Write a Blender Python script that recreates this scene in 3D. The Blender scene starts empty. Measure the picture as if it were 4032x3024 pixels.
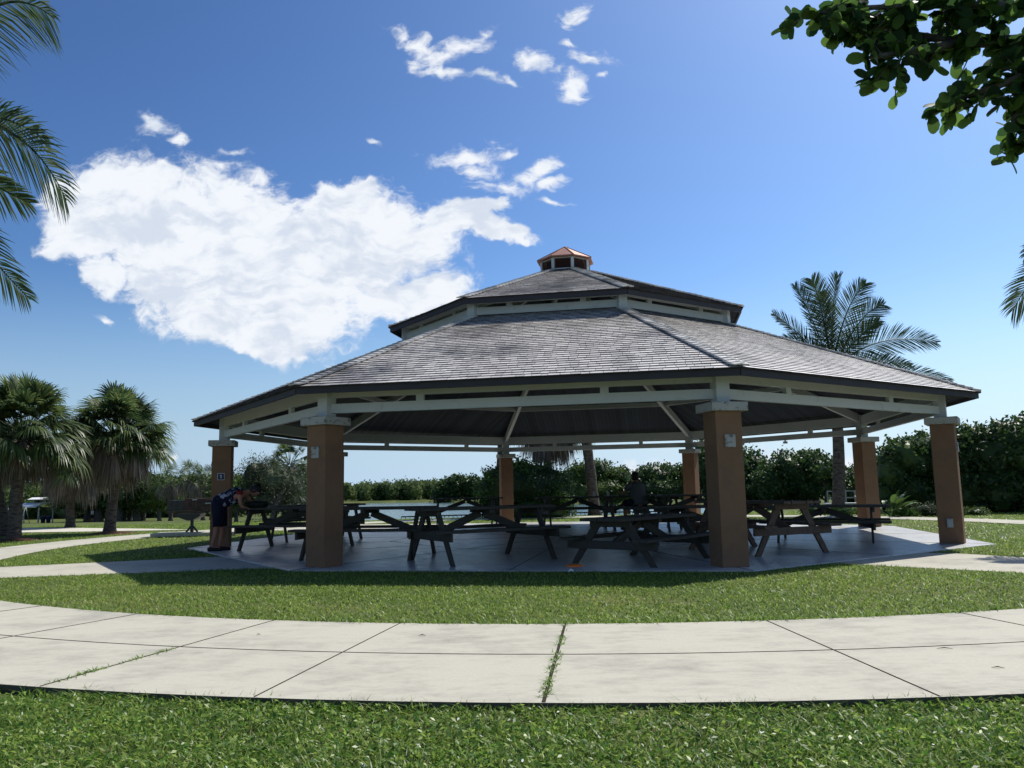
import bpy, math, random
import numpy as np
from math import sin, cos, pi, radians, sqrt, atan2, hypot
from mathutils import Vector, Matrix
S = bpy.context.scene
COL = S.collection
random.seed(7)
RNG = np.random.default_rng(11)

# ------------------------------------------------------------------ camera
FPX, PITCH, ROLL, EYE = 3138.3, radians(7.4984), radians(1.0646), 1.1
cam = bpy.data.cameras.new("camera"); co = bpy.data.objects.new("camera", cam); COL.objects.link(co)
cam.sensor_width = 36; cam.lens = FPX / 4032 * 36; cam.clip_start = 0.05; cam.clip_end = 5000
fw = Vector((0, cos(PITCH), sin(PITCH))); up0 = Vector((0, -sin(PITCH), cos(PITCH))); rt0 = Vector((1, 0, 0))
rt = rt0 * cos(ROLL) - up0 * sin(ROLL); up = rt0 * sin(ROLL) + up0 * cos(ROLL)
M = Matrix((rt, up, -fw)).transposed().to_4x4(); M.translation = (0, 0, EYE)
co.matrix_world = M
S.camera = co
S.render.resolution_x = 1024; S.render.resolution_y = 768

def ray(x, y):
    X = (x - 2016); Y = (1512 - y)
    a = X * cos(ROLL) + Y * sin(ROLL); b = -X * sin(ROLL) + Y * cos(ROLL)
    return rt0 * (a / FPX) + up0 * (b / FPX) + fw
def G(x, y, z=0.0):                       # where a sight line meets height z
    d = ray(x, y); return Vector((0, 0, EYE)) + d * ((z - EYE) / d.z)
def A(x, y, Y):                           # the point of a sight line at depth Y
    d = ray(x, y); return Vector((0, 0, EYE)) + d * (Y / d.y)

# ------------------------------------------------------------------ light
SUN_AZ, SUN_EL = radians(46), radians(52.5)     # azimuth counted from +X
sd = Vector((cos(SUN_EL) * cos(SUN_AZ), cos(SUN_EL) * sin(SUN_AZ), sin(SUN_EL)))
sun = bpy.data.lights.new("sun", 'SUN'); sun.energy = 4.9; sun.angle = radians(0.53); sun.color = (1, .955, .88)
so = bpy.data.objects.new("sun", sun); COL.objects.link(so); so.rotation_euler = (-sd).to_track_quat('-Z', 'Y').to_euler()
S.view_settings.view_transform = 'Standard'; S.view_settings.look = 'None'
S.view_settings.exposure = 0.07; S.view_settings.gamma = 1.0

W = bpy.data.worlds.new("World"); S.world = W; W.use_nodes = True
nt = W.node_tree; nt.nodes.clear(); N = nt.nodes; L = nt.links
def nd(tree, typ, **kw):
    n = tree.nodes.new(typ)
    for k, v in kw.items():
        if k.startswith('i_'): n.inputs[int(k[2:])].default_value = v
        else: setattr(n, k, v)
    return n
out = nd(nt, 'ShaderNodeOutputWorld'); bg = nd(nt, 'ShaderNodeBackground'); bg.inputs[1].default_value = 0.085
sky = nd(nt, 'ShaderNodeTexSky', sky_type='NISHITA'); sky.sun_disc = False
sky.sun_elevation = SUN_EL; sky.sun_rotation = radians(90) - SUN_AZ
sky.air_density = 1.0; sky.dust_density = 1.2; sky.ozone_density = 3.0; sky.altitude = 0
tc = nd(nt, 'ShaderNodeTexCoord'); sep = nd(nt, 'ShaderNodeSeparateXYZ'); L.new(tc.outputs['Generated'], sep.inputs[0])
def m(op, a, b=None, c=None, tree=nt, clamp=False):
    n = tree.nodes.new('ShaderNodeMath'); n.operation = op; n.use_clamp = clamp
    for i, q in enumerate((a, b, c)):
        if q is None: continue
        if isinstance(q, (int, float)): n.inputs[i].default_value = q
        else: tree.links.new(q, n.inputs[i])
    return n.outputs[0]
ysafe = m('MAXIMUM', sep.outputs[1], 0.02)
u = m('DIVIDE', sep.outputs[0], ysafe); v = m('DIVIDE', sep.outputs[2], ysafe)
cmb = nd(nt, 'ShaderNodeCombineXYZ'); L.new(u, cmb.inputs[0]); L.new(v, cmb.inputs[1])
def noise(vec, scale, detail=8, rough=.55, tree=nt, col=False):
    n = tree.nodes.new('ShaderNodeTexNoise'); n.inputs['Scale'].default_value = scale
    n.inputs['Detail'].default_value = detail; n.inputs['Roughness'].default_value = rough
    if vec is not None: tree.links.new(vec, n.inputs['Vector'])
    return n.outputs['Color' if col else 'Fac']
def vm(op, a, b, tree=nt):
    n = tree.nodes.new('ShaderNodeVectorMath'); n.operation = op
    for i, q in enumerate((a, b)):
        if isinstance(q, (tuple, float)):
            if op == 'SCALE' and i == 1: n.inputs['Scale'].default_value = q
            else: n.inputs[i].default_value = q
        else: tree.links.new(q, n.inputs[i])
    return n.outputs[0]
w1 = vm('SUBTRACT', noise(cmb.outputs[0], 7, 1, .6, col=True), (.5, .5, .5))
w2 = vm('SUBTRACT', noise(cmb.outputs[0], 26, 2, .7, col=True), (.5, .5, .5))
wv = vm('ADD', cmb.outputs[0], vm('ADD', vm('SCALE', w1, .045), vm('SCALE', w2, .026)))
def blob(x, y, rx, ry, rot=0):
    d = ray(x, y); cu, cv = d.x / d.y, d.z / d.y
    mp = nd(nt, 'ShaderNodeMapping', vector_type='TEXTURE')
    mp.inputs['Location'].default_value = (cu, cv, 0); mp.inputs['Rotation'].default_value = (0, 0, radians(rot))
    mp.inputs['Scale'].default_value = (rx / FPX, ry / FPX, 1)
    L.new(wv, mp.inputs[0])
    ln = nd(nt, 'ShaderNodeVectorMath', operation='LENGTH'); L.new(mp.outputs[0], ln.inputs[0])
    return m('SUBTRACT', 1, ln.outputs['Value'])
thick = [(300, 800, 160, 150, 0), (640, 700, 120, 60, -20), (1400, 760, 160, 80, 0), (2000, 945, 110, 22, -8), (1050, 1380, 240, 70, -8), (400, 1080, 110, 110, -40), (560, 850, 330, 290, 0), (880, 920, 430, 320, -10), (430, 760, 250, 190, -10), (1400, 900, 380, 220, 0), (1150, 1060, 640, 260, 0),
         (760, 1060, 420, 300, -30), (1080, 1240, 420, 230, -12), (1560, 930, 320, 160, -15), (1800, 880, 230, 110, 0), (1950, 930, 200, 50, -5),
         (1600, 1180, 330, 100, 12), (820, 1250, 300, 120, -30), (330, 900, 190, 160, -40), (1890, 840, 170, 60, 20), (1350, 780, 190, 110, 0)]
thin = [(1740, 230, 120, 70, 30), (1900, 150, 90, 50, 20), (1640, 250, 70, 40, -30), (2020, 340, 60, 25, -25), (2190, 290, 60, 30, 20), (2350, 300, 60, 40, 30), (2230, 180, 50, 30, 0), (2000, 600, 70, 25, 5), (2170, 720, 90, 40, 30), (700, 560, 60, 40, 0), (880, 640, 50, 30, 10), (1830, 590, 220, 60, 3), (1880, 650, 150, 75, -15), (1980, 735, 190, 55, -15), (2150, 650, 120, 50, 28), (2060, 710, 160, 60, 10),
        (1640, 170, 160, 55, -22), (1830, 190, 190, 60, 0), (1760, 285, 190, 40, -10), (1930, 320, 130, 32, -25), (1570, 130, 60, 40, -30),
        (2110, 270, 100, 60, -10), (2240, 340, 100, 110, 25), (2310, 240, 130, 55, 0), (2240, 390, 80, 60, 0), (2260, 50, 100, 60, 25),
        (2180, 790, 75, 20, -10), (600, 500, 110, 60, -25), (930, 590, 80, 25, 0), (1000, 690, 110, 55, -10), (400, 1250, 60, 20, -5),
        (690, 1760, 30, 30, 0), (3130, 1820, 300, 80, 0), (3080, 1790, 160, 60, 0), (2600, 1840, 120, 40, 0), (2480, 1850, 60, 60, -40),
        (250, 1000, 120, 40, -20), (3300, 1810, 200, 60, 0), (1480, 560, 40, 14, 0)]
def fold(lst):
    r = None
    for b in lst:
        q = blob(*b)
        if r is None: r = q
        else:
            n = nd(nt, 'ShaderNodeMath', operation='SMOOTH_MAX'); L.new(r, n.inputs[0]); L.new(q, n.inputs[1]); n.inputs[2].default_value = .12
            r = n.outputs[0]
    return r
A1 = fold(thick); A2 = fold(thin)
nb = noise(wv, 14, 5, .64); nf = noise(vm('MULTIPLY', wv, (1, 1.7, 1)), 40, 5, .65)
nbc = m('SUBTRACT', nb, .5); nfc = m('SUBTRACT', nf, .5)
d1 = m('ADD', m('MULTIPLY', A1, 1.25), m('ADD', m('MULTIPLY', nbc, 1.15), m('MULTIPLY', nfc, .75)))
d2 = m('ADD', m('MULTIPLY', A2, .75), m('ADD', m('MULTIPLY', nbc, 1.3), m('MULTIPLY', nfc, 1.2)))
def smooth(x, a, b):
    n = nd(nt, 'ShaderNodeMapRange', interpolation_type='SMOOTHERSTEP'); L.new(x, n.inputs[0])
    n.inputs[1].default_value = a; n.inputs[2].default_value = b; return n.outputs[0]
c1 = smooth(d1, -.02, .5); c2 = m('MULTIPLY', smooth(d2, .0, .85), 1.0)
cov = m('MAXIMUM', c1, c2)
def smooth0(x, a, b):
    n = nd(nt, 'ShaderNodeMapRange', interpolation_type='SMOOTHSTEP'); L.new(x, n.inputs[0]); n.inputs[1].default_value = min(a, b); n.inputs[2].default_value = max(a, b)
    if b < a: n.inputs[3].default_value = 1; n.inputs[4].default_value = 0
    return n.outputs[0]
front = smooth(sep.outputs[1], .02, .2)
# loose fair-weather cloud in the rest of the sky, behind the viewer
gen = smooth(noise(tc.outputs['Generated'], 3.0, 3, .6), .56, .72)
cov = m('ADD', m('MULTIPLY', cov, front), m('MULTIPLY', gen, m('SUBTRACT', .6, m('MULTIPLY', front, .6))), clamp=True)
shade = m('ADD', m('MULTIPLY', noise(vm('MULTIPLY', wv, (1, 2.0, 1)), 8, 3, .6), 1.3), m('MULTIPLY', nfc, .5))
CB = 0.86 / 0.085
ccol = nd(nt, 'ShaderNodeMix', data_type='RGBA'); L.new(smooth(shade, .42, .78), ccol.inputs[0])
ccol.inputs[6].default_value = (.74 * CB, .82 * CB, .95 * CB, 1); ccol.inputs[7].default_value = (1.0 * CB, 1.04 * CB, 1.10 * CB, 1)
mx = nd(nt, 'ShaderNodeMix', data_type='RGBA'); L.new(cov, mx.inputs[0])
hs = nd(nt, 'ShaderNodeHueSaturation'); hs.inputs['Saturation'].default_value = 1.0; hs.inputs['Value'].default_value = 1.0
L.new(sky.outputs[0], hs.inputs['Color']); tint = nd(nt, 'ShaderNodeMix', data_type='RGBA', blend_type='MULTIPLY'); tint.inputs[0].default_value = 1; tint.inputs[7].default_value = (.80, .97, 1.32, 1)
L.new(hs.outputs[0], tint.inputs[6]); gm = nd(nt, 'ShaderNodeGamma'); gm.inputs[1].default_value = 1.5; L.new(tint.outputs[2], gm.inputs[0])
hz = nd(nt, 'ShaderNodeMix', data_type='RGBA'); L.new(smooth0(sep.outputs[2], .27, -.03), hz.inputs[0])
L.new(vm('MULTIPLY', gm.outputs[0], (.62, .55, .375)), hz.inputs[6])
hc = nd(nt, 'ShaderNodeMix', data_type='RGBA'); L.new(smooth0(u, -.7, .8), hc.inputs[0])
hc.inputs[6].default_value = (.42 / .085, .58 / .085, .76 / .085, 1); hc.inputs[7].default_value = (.68 / .085, .86 / .085, 1.02 / .085, 1)
L.new(hc.outputs[2], hz.inputs[7]); L.new(hz.outputs[2], mx.inputs[6]); L.new(ccol.outputs[2], mx.inputs[7])
L.new(mx.outputs[2], bg.inputs[0]); L.new(bg.outputs[0], out.inputs[0])
W.cycles.sampling_method = 'NONE'
S.cycles.max_bounces = 6; S.cycles.transparent_max_bounces = 4

# ------------------------------------------------------------------ materials
MATS = {}
def mat(name, color, rough=.7, spec=.3, metal=0.0, var=0.0, vscale=3.0, island=0.0, bump=0.0, bscale=40.0, trans=0.0, tcol=None,
        color2=None, c2scale=1.0, c2lo=.45, c2hi=.6, stretch=(1, 1, 1)):
    if name in MATS: return MATS[name]
    mt = bpy.data.materials.new(name); mt.use_nodes = True; t = mt.node_tree; t.nodes.clear()
    o = t.nodes.new('ShaderNodeOutputMaterial'); p = t.nodes.new('ShaderNodeBsdfPrincipled')
    p.inputs['Roughness'].default_value = rough; p.inputs['Specular IOR Level'].default_value = spec; p.inputs['Metallic'].default_value = metal
    tcn = t.nodes.new('ShaderNodeTexCoord'); vec = tcn.outputs['Object']
    if stretch != (1, 1, 1): vec = vm('MULTIPLY', vec, stretch, tree=t)
    c = t.nodes.new('ShaderNodeRGB'); c.outputs[0].default_value = (*color, 1); cur = c.outputs[0]
    if color2:
        mr = t.nodes.new('ShaderNodeMapRange'); t.links.new(noise(vec, c2scale, 5, .6, tree=t), mr.inputs[0])
        mr.inputs[1].default_value = c2lo; mr.inputs[2].default_value = c2hi
        x = t.nodes.new('ShaderNodeMix'); x.data_type = 'RGBA'; t.links.new(mr.outputs[0], x.inputs[0]); t.links.new(cur, x.inputs[6]); x.inputs[7].default_value = (*color2, 1); cur = x.outputs[2]
    k = None
    if var: k = m('ADD', 1 - var, m('MULTIPLY', noise(vec, vscale, 5, .65, tree=t), 2 * var, tree=t), tree=t)
    if island:
        g = t.nodes.new('ShaderNodeNewGeometry')
        q = m('ADD', 1 - island, m('MULTIPLY', g.outputs['Random Per Island'], 2 * island, tree=t), tree=t)
        k = q if k is None else m('MULTIPLY', k, q, tree=t)
    if k is not None: cur = vm('SCALE', cur, 1.0, tree=t); t.links.new(k, cur.node.inputs['Scale'])
    t.links.new(cur, p.inputs['Base Color'])
    if bump:
        b = t.nodes.new('ShaderNodeBump'); b.inputs['Strength'].default_value = bump; b.inputs['Distance'].default_value = .16 / bscale
        t.links.new(noise(vec, bscale, 5, .6, tree=t), b.inputs['Height']); t.links.new(b.outputs[0], p.inputs['Normal'])
    if trans:
        tr = t.nodes.new('ShaderNodeBsdfTranslucent')
        if tcol: tr.inputs[0].default_value = (*tcol, 1)
        else: t.links.new(cur, tr.inputs[0])
        ad = t.nodes.new('ShaderNodeMixShader'); ad.inputs[0].default_value = trans
        t.links.new(p.outputs[0], ad.inputs[1]); t.links.new(tr.outputs[0], ad.inputs[2]); t.links.new(ad.outputs[0], o.inputs[0])
    else: t.links.new(p.outputs[0], o.inputs[0])
    MATS[name] = mt; return mt

m_white = mat('white_paint', (.52, .545, .54), .55, .3, var=.12, vscale=2.5, color2=(.36, .38, .36), c2scale=5, c2lo=.58, c2hi=.78)
m_stucco = mat('orange_stucco', (.235, .138, .082), .9, .15, var=.22, vscale=3.0, bump=.8, bscale=90, color2=(.18, .11, .08), c2scale=2.2, c2lo=.5, c2hi=.75)
m_stone = mat('cast_stone', (.42, .41, .38), .85, .2, var=.15, color2=(.14, .14, .12), c2scale=16, c2lo=.54, c2hi=.66, bump=.6, bscale=60)
m_shin = mat('cedar_shingle', (.62, .58, .53), .38, .8, var=.25, vscale=5, island=.25, color2=(.12, .115, .11), c2scale=.8, c2lo=.50, c2hi=.72)
m_grain_shade = mat('shaded_end_grain', (.04, .037, .036), .9, .1, island=.4)  # weathered end grain, with the shade on the shingle butts painted into the colour
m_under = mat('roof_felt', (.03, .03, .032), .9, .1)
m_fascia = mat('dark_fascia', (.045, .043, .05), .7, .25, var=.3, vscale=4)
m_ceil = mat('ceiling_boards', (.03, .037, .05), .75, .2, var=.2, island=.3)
m_copper = mat('copper_sheet', (.34, .165, .11), .5, .4, metal=.5, var=.12)
m_louver = mat('louver_wood', (.07, .03, .025), .6, .3, island=.2)
m_wood = mat('weathered_wood', (.062, .056, .047), .75, .25, var=.35, vscale=6, bump=.5, bscale=30, color2=(.05, .06, .04), c2scale=4, c2lo=.5, c2hi=.7, stretch=(.6, 3, 3))
m_wood2 = mat('brown_wood', (.12, .085, .062), .75, .25, var=.35, vscale=6, bump=.5, bscale=30, color2=(.08, .06, .045), c2scale=4, c2lo=.5, c2hi=.7, stretch=(.6, 3, 3))
m_trunk = mat('palm_bark', (.13, .11, .09), .9, .1, var=.35, vscale=5, bump=1.0, bscale=14, stretch=(1, 1, 3), color2=(.06, .05, .045), c2scale=6)
m_bark = mat('tree_bark', (.13, .12, .10), .9, .1, var=.35, vscale=5, bump=1.0, bscale=14, color2=(.06, .055, .05), c2scale=6)
m_black = mat('black_steel', (.025, .025, .027), .45, .4, var=.1)
m_rust = mat('rusty_steel', (.10, .055, .045), .75, .3, var=.35, vscale=8, color2=(.04, .035, .035), c2scale=9)
m_grey = mat('grey_metal', (.35, .37, .38), .45, .4, metal=.4, var=.1)
m_blue = mat('blue_plastic', (.01, .02, .075), .4, .4)
m_navy = mat('navy_sign', (.008, .018, .075), .45, .4)
m_signw = mat('sign_white', (.65, .68, .72), .5, .3)
m_orange = mat('orange_plastic', (1, .22, .03), .45, .4)
m_paper = mat('white_paper', (.8, .8, .78), .8, .2)
m_skin = mat('skin', (.36, .17, .11), .6, .3)
m_hair = mat('dark_hair', (.015, .012, .012), .6, .3)
m_short = mat('navy_shorts', (.012, .015, .03), .85, .15)
m_tee = mat('grey_tee', (.10, .11, .12), .9, .1)
m_red = mat('red_cloth', (.25, .02, .02), .85, .1)
m_shoe = mat('dark_shoe', (.02, .02, .02), .7, .2)
m_floral = mat('floral_cloth', (.012, .014, .035), .85, .1, color2=(.34, .36, .42), c2scale=11, c2lo=.545, c2hi=.57)

def concrete(name, base, dirt, j=None, rough=.85, spec=.2, gloss=False):
    mt = mat(name, base, rough, spec)
    t = mt.node_tree; p = next(n for n in t.nodes if n.type == 'BSDF_PRINCIPLED')
    tcn = t.nodes.new('ShaderNodeTexCoord'); vec = tcn.outputs['Object']
    a = noise(vec, 1.1, 6, .65, tree=t); b = noise(vm('MULTIPLY', vec, (1, 2.2, 1), tree=t), 3.2, 9, .82, tree=t); c = noise(vec, 45, 4, .8, tree=t)
    k = m('ADD', m('MULTIPLY', a, .45, tree=t), m('ADD', m('MULTIPLY', b, .55, tree=t), m('MULTIPLY', m('SUBTRACT', c, .5, tree=t), .25, tree=t), tree=t), tree=t)
    mr = t.nodes.new('ShaderNodeMapRange'); t.links.new(k, mr.inputs[0]); mr.inputs[1].default_value = .48; mr.inputs[2].default_value = .70
    x = t.nodes.new('ShaderNodeMix'); x.data_type = 'RGBA'; t.links.new(mr.outputs[0], x.inputs[0]); x.inputs[6].default_value = (*base, 1); x.inputs[7].default_value = (*dirt, 1)
    sc = m('ADD', .76, m('MULTIPLY', c, .48, tree=t), tree=t)
    y = vm('SCALE', x.outputs[2], 1.0, tree=t); t.links.new(sc, y.node.inputs['Scale']); t.links.new(y, p.inputs['Base Color'])
    bp = t.nodes.new('ShaderNodeBump'); bp.inputs['Strength'].default_value = .35; bp.inputs['Distance'].default_value = .004
    t.links.new(c, bp.inputs['Height']); t.links.new(bp.outputs[0], p.inputs['Normal'])
    if gloss:
        mr2 = t.nodes.new('ShaderNodeMapRange'); t.links.new(b, mr2.inputs[0]); mr2.inputs[1].default_value = .35; mr2.inputs[2].default_value = .65
        mr2.inputs[3].default_value = .22; mr2.inputs[4].default_value = .5; t.links.new(mr2.outputs[0], p.inputs['Roughness'])
        bp.inputs['Strength'].default_value = .12
    return mt
m_walk = concrete('path_concrete', (.475, .452, .37), (.24, .232, .20))
m_slab = concrete('floor_concrete', (.52, .51, .48), (.22, .22, .215), spec=.5, gloss=True)
m_edge = mat('path_side', (.10, .09, .075), .95, .1, var=.3)
m_joint = mat('joint_dirt', (.04, .035, .028), .95, .1)

# ------------------------------------------------------------------ helpers
def tag(o, label=None, cat=None, group=None, kind=None):
    if label: o['label'] = label
    if cat: o['category'] = cat
    if group: o['group'] = group
    if kind: o['kind'] = kind
    return o
def empty(name, loc=(0, 0, 0), rz=0.0, **kw):
    o = bpy.data.objects.new(name, None); COL.objects.link(o); o.location = loc; o.rotation_euler = (0, 0, rz); o.empty_display_size = .2
    return tag(o, **kw)
def arr_mesh(name, V, F, mats, parent=None, smooth=False, mi=None):
    """V (n,3) array, F (k,4) or (k,3) array"""
    me = bpy.data.meshes.new(name); V = np.asarray(V, np.float32); F = np.asarray(F, np.int32); k = F.shape[1]
    me.vertices.add(len(V)); me.vertices.foreach_set('co', V.ravel()); me.loops.add(F.size); me.loops.foreach_set('vertex_index', F.ravel())
    me.polygons.add(len(F)); me.polygons.foreach_set('loop_start', np.arange(0, F.size, k, dtype=np.int32))
    me.polygons.foreach_set('loop_total', np.full(len(F), k, np.int32))
    if mi is not None: me.polygons.foreach_set('material_index', np.asarray(mi, np.int32))
    me.polygons.foreach_set('use_smooth', np.full(len(F), bool(smooth)))
    me.update(calc_edges=True); me.validate()
    for q in (mats if isinstance(mats, (list, tuple)) else [mats]): me.materials.append(q)
    o = bpy.data.objects.new(name, me); COL.objects.link(o)
    if parent: o.parent = parent
    return o
class MB:
    def __init__(s): s.v = []; s.f = []; s.i = []; s.cur = 0; s.sm = []
    def add(s, vs, fs, smooth=False):
        b = len(s.v); s.v += [tuple(q) for q in vs]; s.f += [tuple(b + j for j in f) for f in fs]; s.i += [s.cur] * len(fs); s.sm += [smooth] * len(fs); return s
    def box(s, c, d, rz=0.0, R=None, taper=1.0):
        x, y, z = d[0] / 2, d[1] / 2, d[2] / 2; P = []
        for k in (-1, 1):
            t = taper if k > 0 else 1
            for a, b in ((-1, -1), (1, -1), (1, 1), (-1, 1)): P.append(Vector((a * x * t, b * y * t, k * z)))
        R = R or Matrix.Rotation(rz, 3, 'Z'); P = [R @ q + Vector(c) for q in P]
        return s.add(P, [(3, 2, 1, 0), (4, 5, 6, 7), (0, 1, 5, 4), (1, 2, 6, 5), (2, 3, 7, 6), (3, 0, 4, 7)])
    def bar(s, p, q, w, h, up=(0, 0, 1), off=0.0):
        """beam from p to q, w across, h along `up`"""
        p, q, u_ = Vector(p), Vector(q), Vector(up); d = (q - p).normalized(); sd_ = d.cross(u_).normalized(); u2 = sd_.cross(d).normalized()
        P = [a + sd_ * (i * w / 2) + u2 * (j * h / 2 + off) for a in (p, q) for i, j in ((-1, -1), (1, -1), (1, 1), (-1, 1))]
        return s.add(P, [(0, 1, 2, 3), (7, 6, 5, 4), (4, 5, 1, 0), (5, 6, 2, 1), (6, 7, 3, 2), (7, 4, 0, 3)])
    def prism(s, pts, z0, z1):
        n = len(pts); P = [(x, y, z0) for x, y in pts] + [(x, y, z1) for x, y in pts]
        return s.add(P, [tuple(range(n))[::-1], tuple(range(n, 2 * n))] + [(i, (i + 1) % n, n + (i + 1) % n, n + i) for i in range(n)])
    def tube(s, pts, rad, n=8, smooth=True, cap=True):
        pts = [Vector(q) for q in pts]; V = []; prev = None
        for i, q in enumerate(pts):
            d = (pts[min(i + 1, len(pts) - 1)] - pts[max(i - 1, 0)]).normalized()
            a = Vector((0, 0, 1)) if abs(d.z) < .9 else Vector((1, 0, 0))
            if prev is None: e = d.cross(a).normalized()
            else: e = (prev - d * prev.dot(d)).normalized()
            prev = e; g = d.cross(e); r = rad[i] if isinstance(rad, (list, tuple)) else rad
            for k in range(n): t = 2 * pi * k / n; V.append(q + e * (r * cos(t)) + g * (r * sin(t)))
        F = [(i * n + k, i * n + (k + 1) % n, (i + 1) * n + (k + 1) % n, (i + 1) * n + k) for i in range(len(pts) - 1) for k in range(n)]
        if cap: F += [tuple(range(n))[::-1], tuple(range((len(pts) - 1) * n, len(pts) * n))]
        return s.add(V, F, smooth)
    def lathe(s, prof, c=(0, 0, 0), n=24, smooth=True):
        V = [(c[0] + r * cos(2 * pi * k / n), c[1] + r * sin(2 * pi * k / n), c[2] + z) for r, z in prof for k in range(n)]
        F = [(i * n + k, i * n + (k + 1) % n, (i + 1) * n + (k + 1) % n, (i + 1) * n + k) for i in range(len(prof) - 1) for k in range(n)]
        return s.add(V, F, smooth)
    def build(s, name, mats, parent=None, bevel=0.0):
        me = bpy.data.meshes.new(name); me.from_pydata(s.v, [], s.f); me.polygons.foreach_set('material_index', s.i); me.polygons.foreach_set('use_smooth', s.sm)
        for q in (mats if isinstance(mats, (list, tuple)) else [mats]): me.materials.append(q)
        me.update(); o = bpy.data.objects.new(name, me); COL.objects.link(o)
        if parent: o.parent = parent
        if bevel:
            b = o.modifiers.new('bevel', 'BEVEL'); b.width = bevel; b.segments = 2; b.limit_method = 'ANGLE'; b.angle_limit = radians(50)
        return o
def copy_tree(o, parent=None, **kw):
    c = o.copy(); COL.objects.link(c); c.parent = parent
    for ch in list(o.children): copy_tree(ch, c)
    return tag(c, **kw)

# ------------------------------------------------------------------ ground, water, paths
CX, CY, TH = 1.3415, 18.7023, -0.18516
def az(k): return radians(-112.5 + 45 * k) + TH
def OP(k, r, z=0.0): return Vector((CX + r * cos(az(k)), CY + r * sin(az(k)), z))
def rin(a):  # ring path, inner and outer radius at bearing a (degrees)
    d = abs((a + 93 + 180) % 360 - 180); t = min(1, max(0, (d - 45) / 25)); t = t * t * (3 - 2 * t)
    return 12.03 * (1 - t) + 11.35 * t, 14.45 * (1 - t) + 12.95 * t
lake = [(-8.3, 29.6), (-4.4, 32.2), (1.3, 33.2), (6.0, 32.6), (9.0, 32.4), (12, 36), (15, 50), (17, 66), (10, 84), (-2, 100), (-12, 122), (-34, 126), (-27, 100), (-15.5, 60), (-10.2, 38)]
def inside(P, poly):
    x, y = P[:, 0], P[:, 1]; r = np.zeros(len(P), bool); n = len(poly)
    for i in range(n):
        x1, y1 = poly[i]; x2, y2 = poly[(i + 1) % n]
        c = ((y1 > y) != (y2 > y)); xi = (x2 - x1) * (y - y1) / (y2 - y1 + 1e-12) + x1; r ^= c & (x < xi)
    return r
def pdist(P, poly, closed=True):
    d = np.full(len(P), 1e9); n = len(poly)
    for i in range(n if closed else n - 1):
        a = np.array(poly[i], float); b = np.array(poly[(i + 1) % n], float); ab = b - a
        t = np.clip(((P - a) @ ab) / (ab @ ab), 0, 1); d = np.minimum(d, np.hypot(*(P - (a + t[:, None] * ab)).T))
    return d
def hgt(P):
    d = pdist(P, lake); ins = inside(P, lake); far = np.clip((P[:, 1] - 34) / 40, 0, 1)
    h = -.4 * far
    uu = P[:, 0] / np.maximum(P[:, 1], 1); lm_ = np.clip((-.29 - uu) / .07, 0, 1); lm_ = lm_ * lm_ * (3 - 2 * lm_)
    h = h * (1 - lm_) - lm_ * 2.02 * np.clip((P[:, 1] - 31) / 69, 0, 1)
    h = np.where(ins, h - np.clip(d / 2.2, 0, 1) * 1.6, h)
    rr = np.hypot(P[:, 0] - CX, P[:, 1] - CY); nearg = np.clip((rr - 14.3) / .2, 0, 1) * (P[:, 1] < 8)
    h = h - .042 * nearg - .015
    return h
xs = np.concatenate([np.linspace(-900, -70, 14), np.arange(-66, -16, 3), np.arange(-16, 20, .6), np.arange(20, 60, 3), np.linspace(64, 900, 14)])
ys = np.concatenate([np.linspace(-40, 1, 8), np.arange(1.6, 8, .4), np.arange(8, 28, .8), np.arange(28, 40, .5), np.arange(40, 140, 2.5), np.linspace(144, 3200, 14)])
XX, YY = np.meshgrid(xs, ys); P2 = np.c_[XX.ravel(), YY.ravel()]
Vg = np.c_[P2, hgt(P2)]; nx, ny = len(xs), len(ys)
ii = (np.arange(ny - 1)[:, None] * nx + np.arange(nx - 1)).ravel(); Fg = np.c_[ii, ii + 1, ii + nx + 1, ii + nx]
m_ground = mat('lawn', (.075, .105, .028), .95, .1, var=.35, vscale=1.2, color2=(.13, .135, .05), c2scale=.35, c2lo=.45, c2hi=.65, bump=1.0, bscale=30)
tag(arr_mesh('ground', Vg, Fg, m_ground, smooth=True), kind='structure', label='green mown park lawn around the pavilion')
mw = mat('lake_water', (.10, .165, .165), .16, .6); t = mw.node_tree; p = next(n for n in t.nodes if n.type == 'BSDF_PRINCIPLED')
tcn = t.nodes.new('ShaderNodeTexCoord'); bp = t.nodes.new('ShaderNodeBump'); bp.inputs['Strength'].default_value = 1; bp.inputs['Distance'].default_value = .10
t.links.new(noise(vm('MULTIPLY', tcn.outputs['Object'], (.8, 1.6, 1), tree=t), 1.6, 6, .65, tree=t), bp.inputs['Height']); t.links.new(bp.outputs[0], p.inputs['Normal'])
wl = [(x * 1.02, y + (1.5 if y > 100 else -.3)) for x, y in lake]
tag(MB().add([(x, y, -.7) for x, y in wl], [tuple(range(len(wl)))]).build('water', mw), kind='structure', label='rippled teal lake behind the pavilion')

def strip(name, inner, outer, z, side=.1, **kw):
    n = len(inner); b = MB()
    V = [(*q, z) for q in inner] + [(*q, z) for q in outer] + [(*q, z - side) for q in inner] + [(*q, z - side) for q in outer]
    b.add(V, [(i, i + 1, n + i + 1, n + i) for i in range(n - 1)]); b.cur = 1
    b.add(V, [(i, 2 * n + i, 2 * n + i + 1, i + 1) for i in range(n - 1)] + [(n + i + 1, 3 * n + i + 1, 3 * n + i, n + i) for i in range(n - 1)])
    return tag(b.build(name, [m_walk, m_edge]), kind='structure', **kw)
def RP(a, r): return (CX + r * cos(radians(a)), CY + r * sin(radians(a)))
angs = list(range(-200, 161, 2))
strip('path', [RP(a, rin(a)[0]) for a in angs], [RP(a, rin(a)[1]) for a in angs], 0.0, .12, label='pale concrete path curving round the pavilion')
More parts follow.
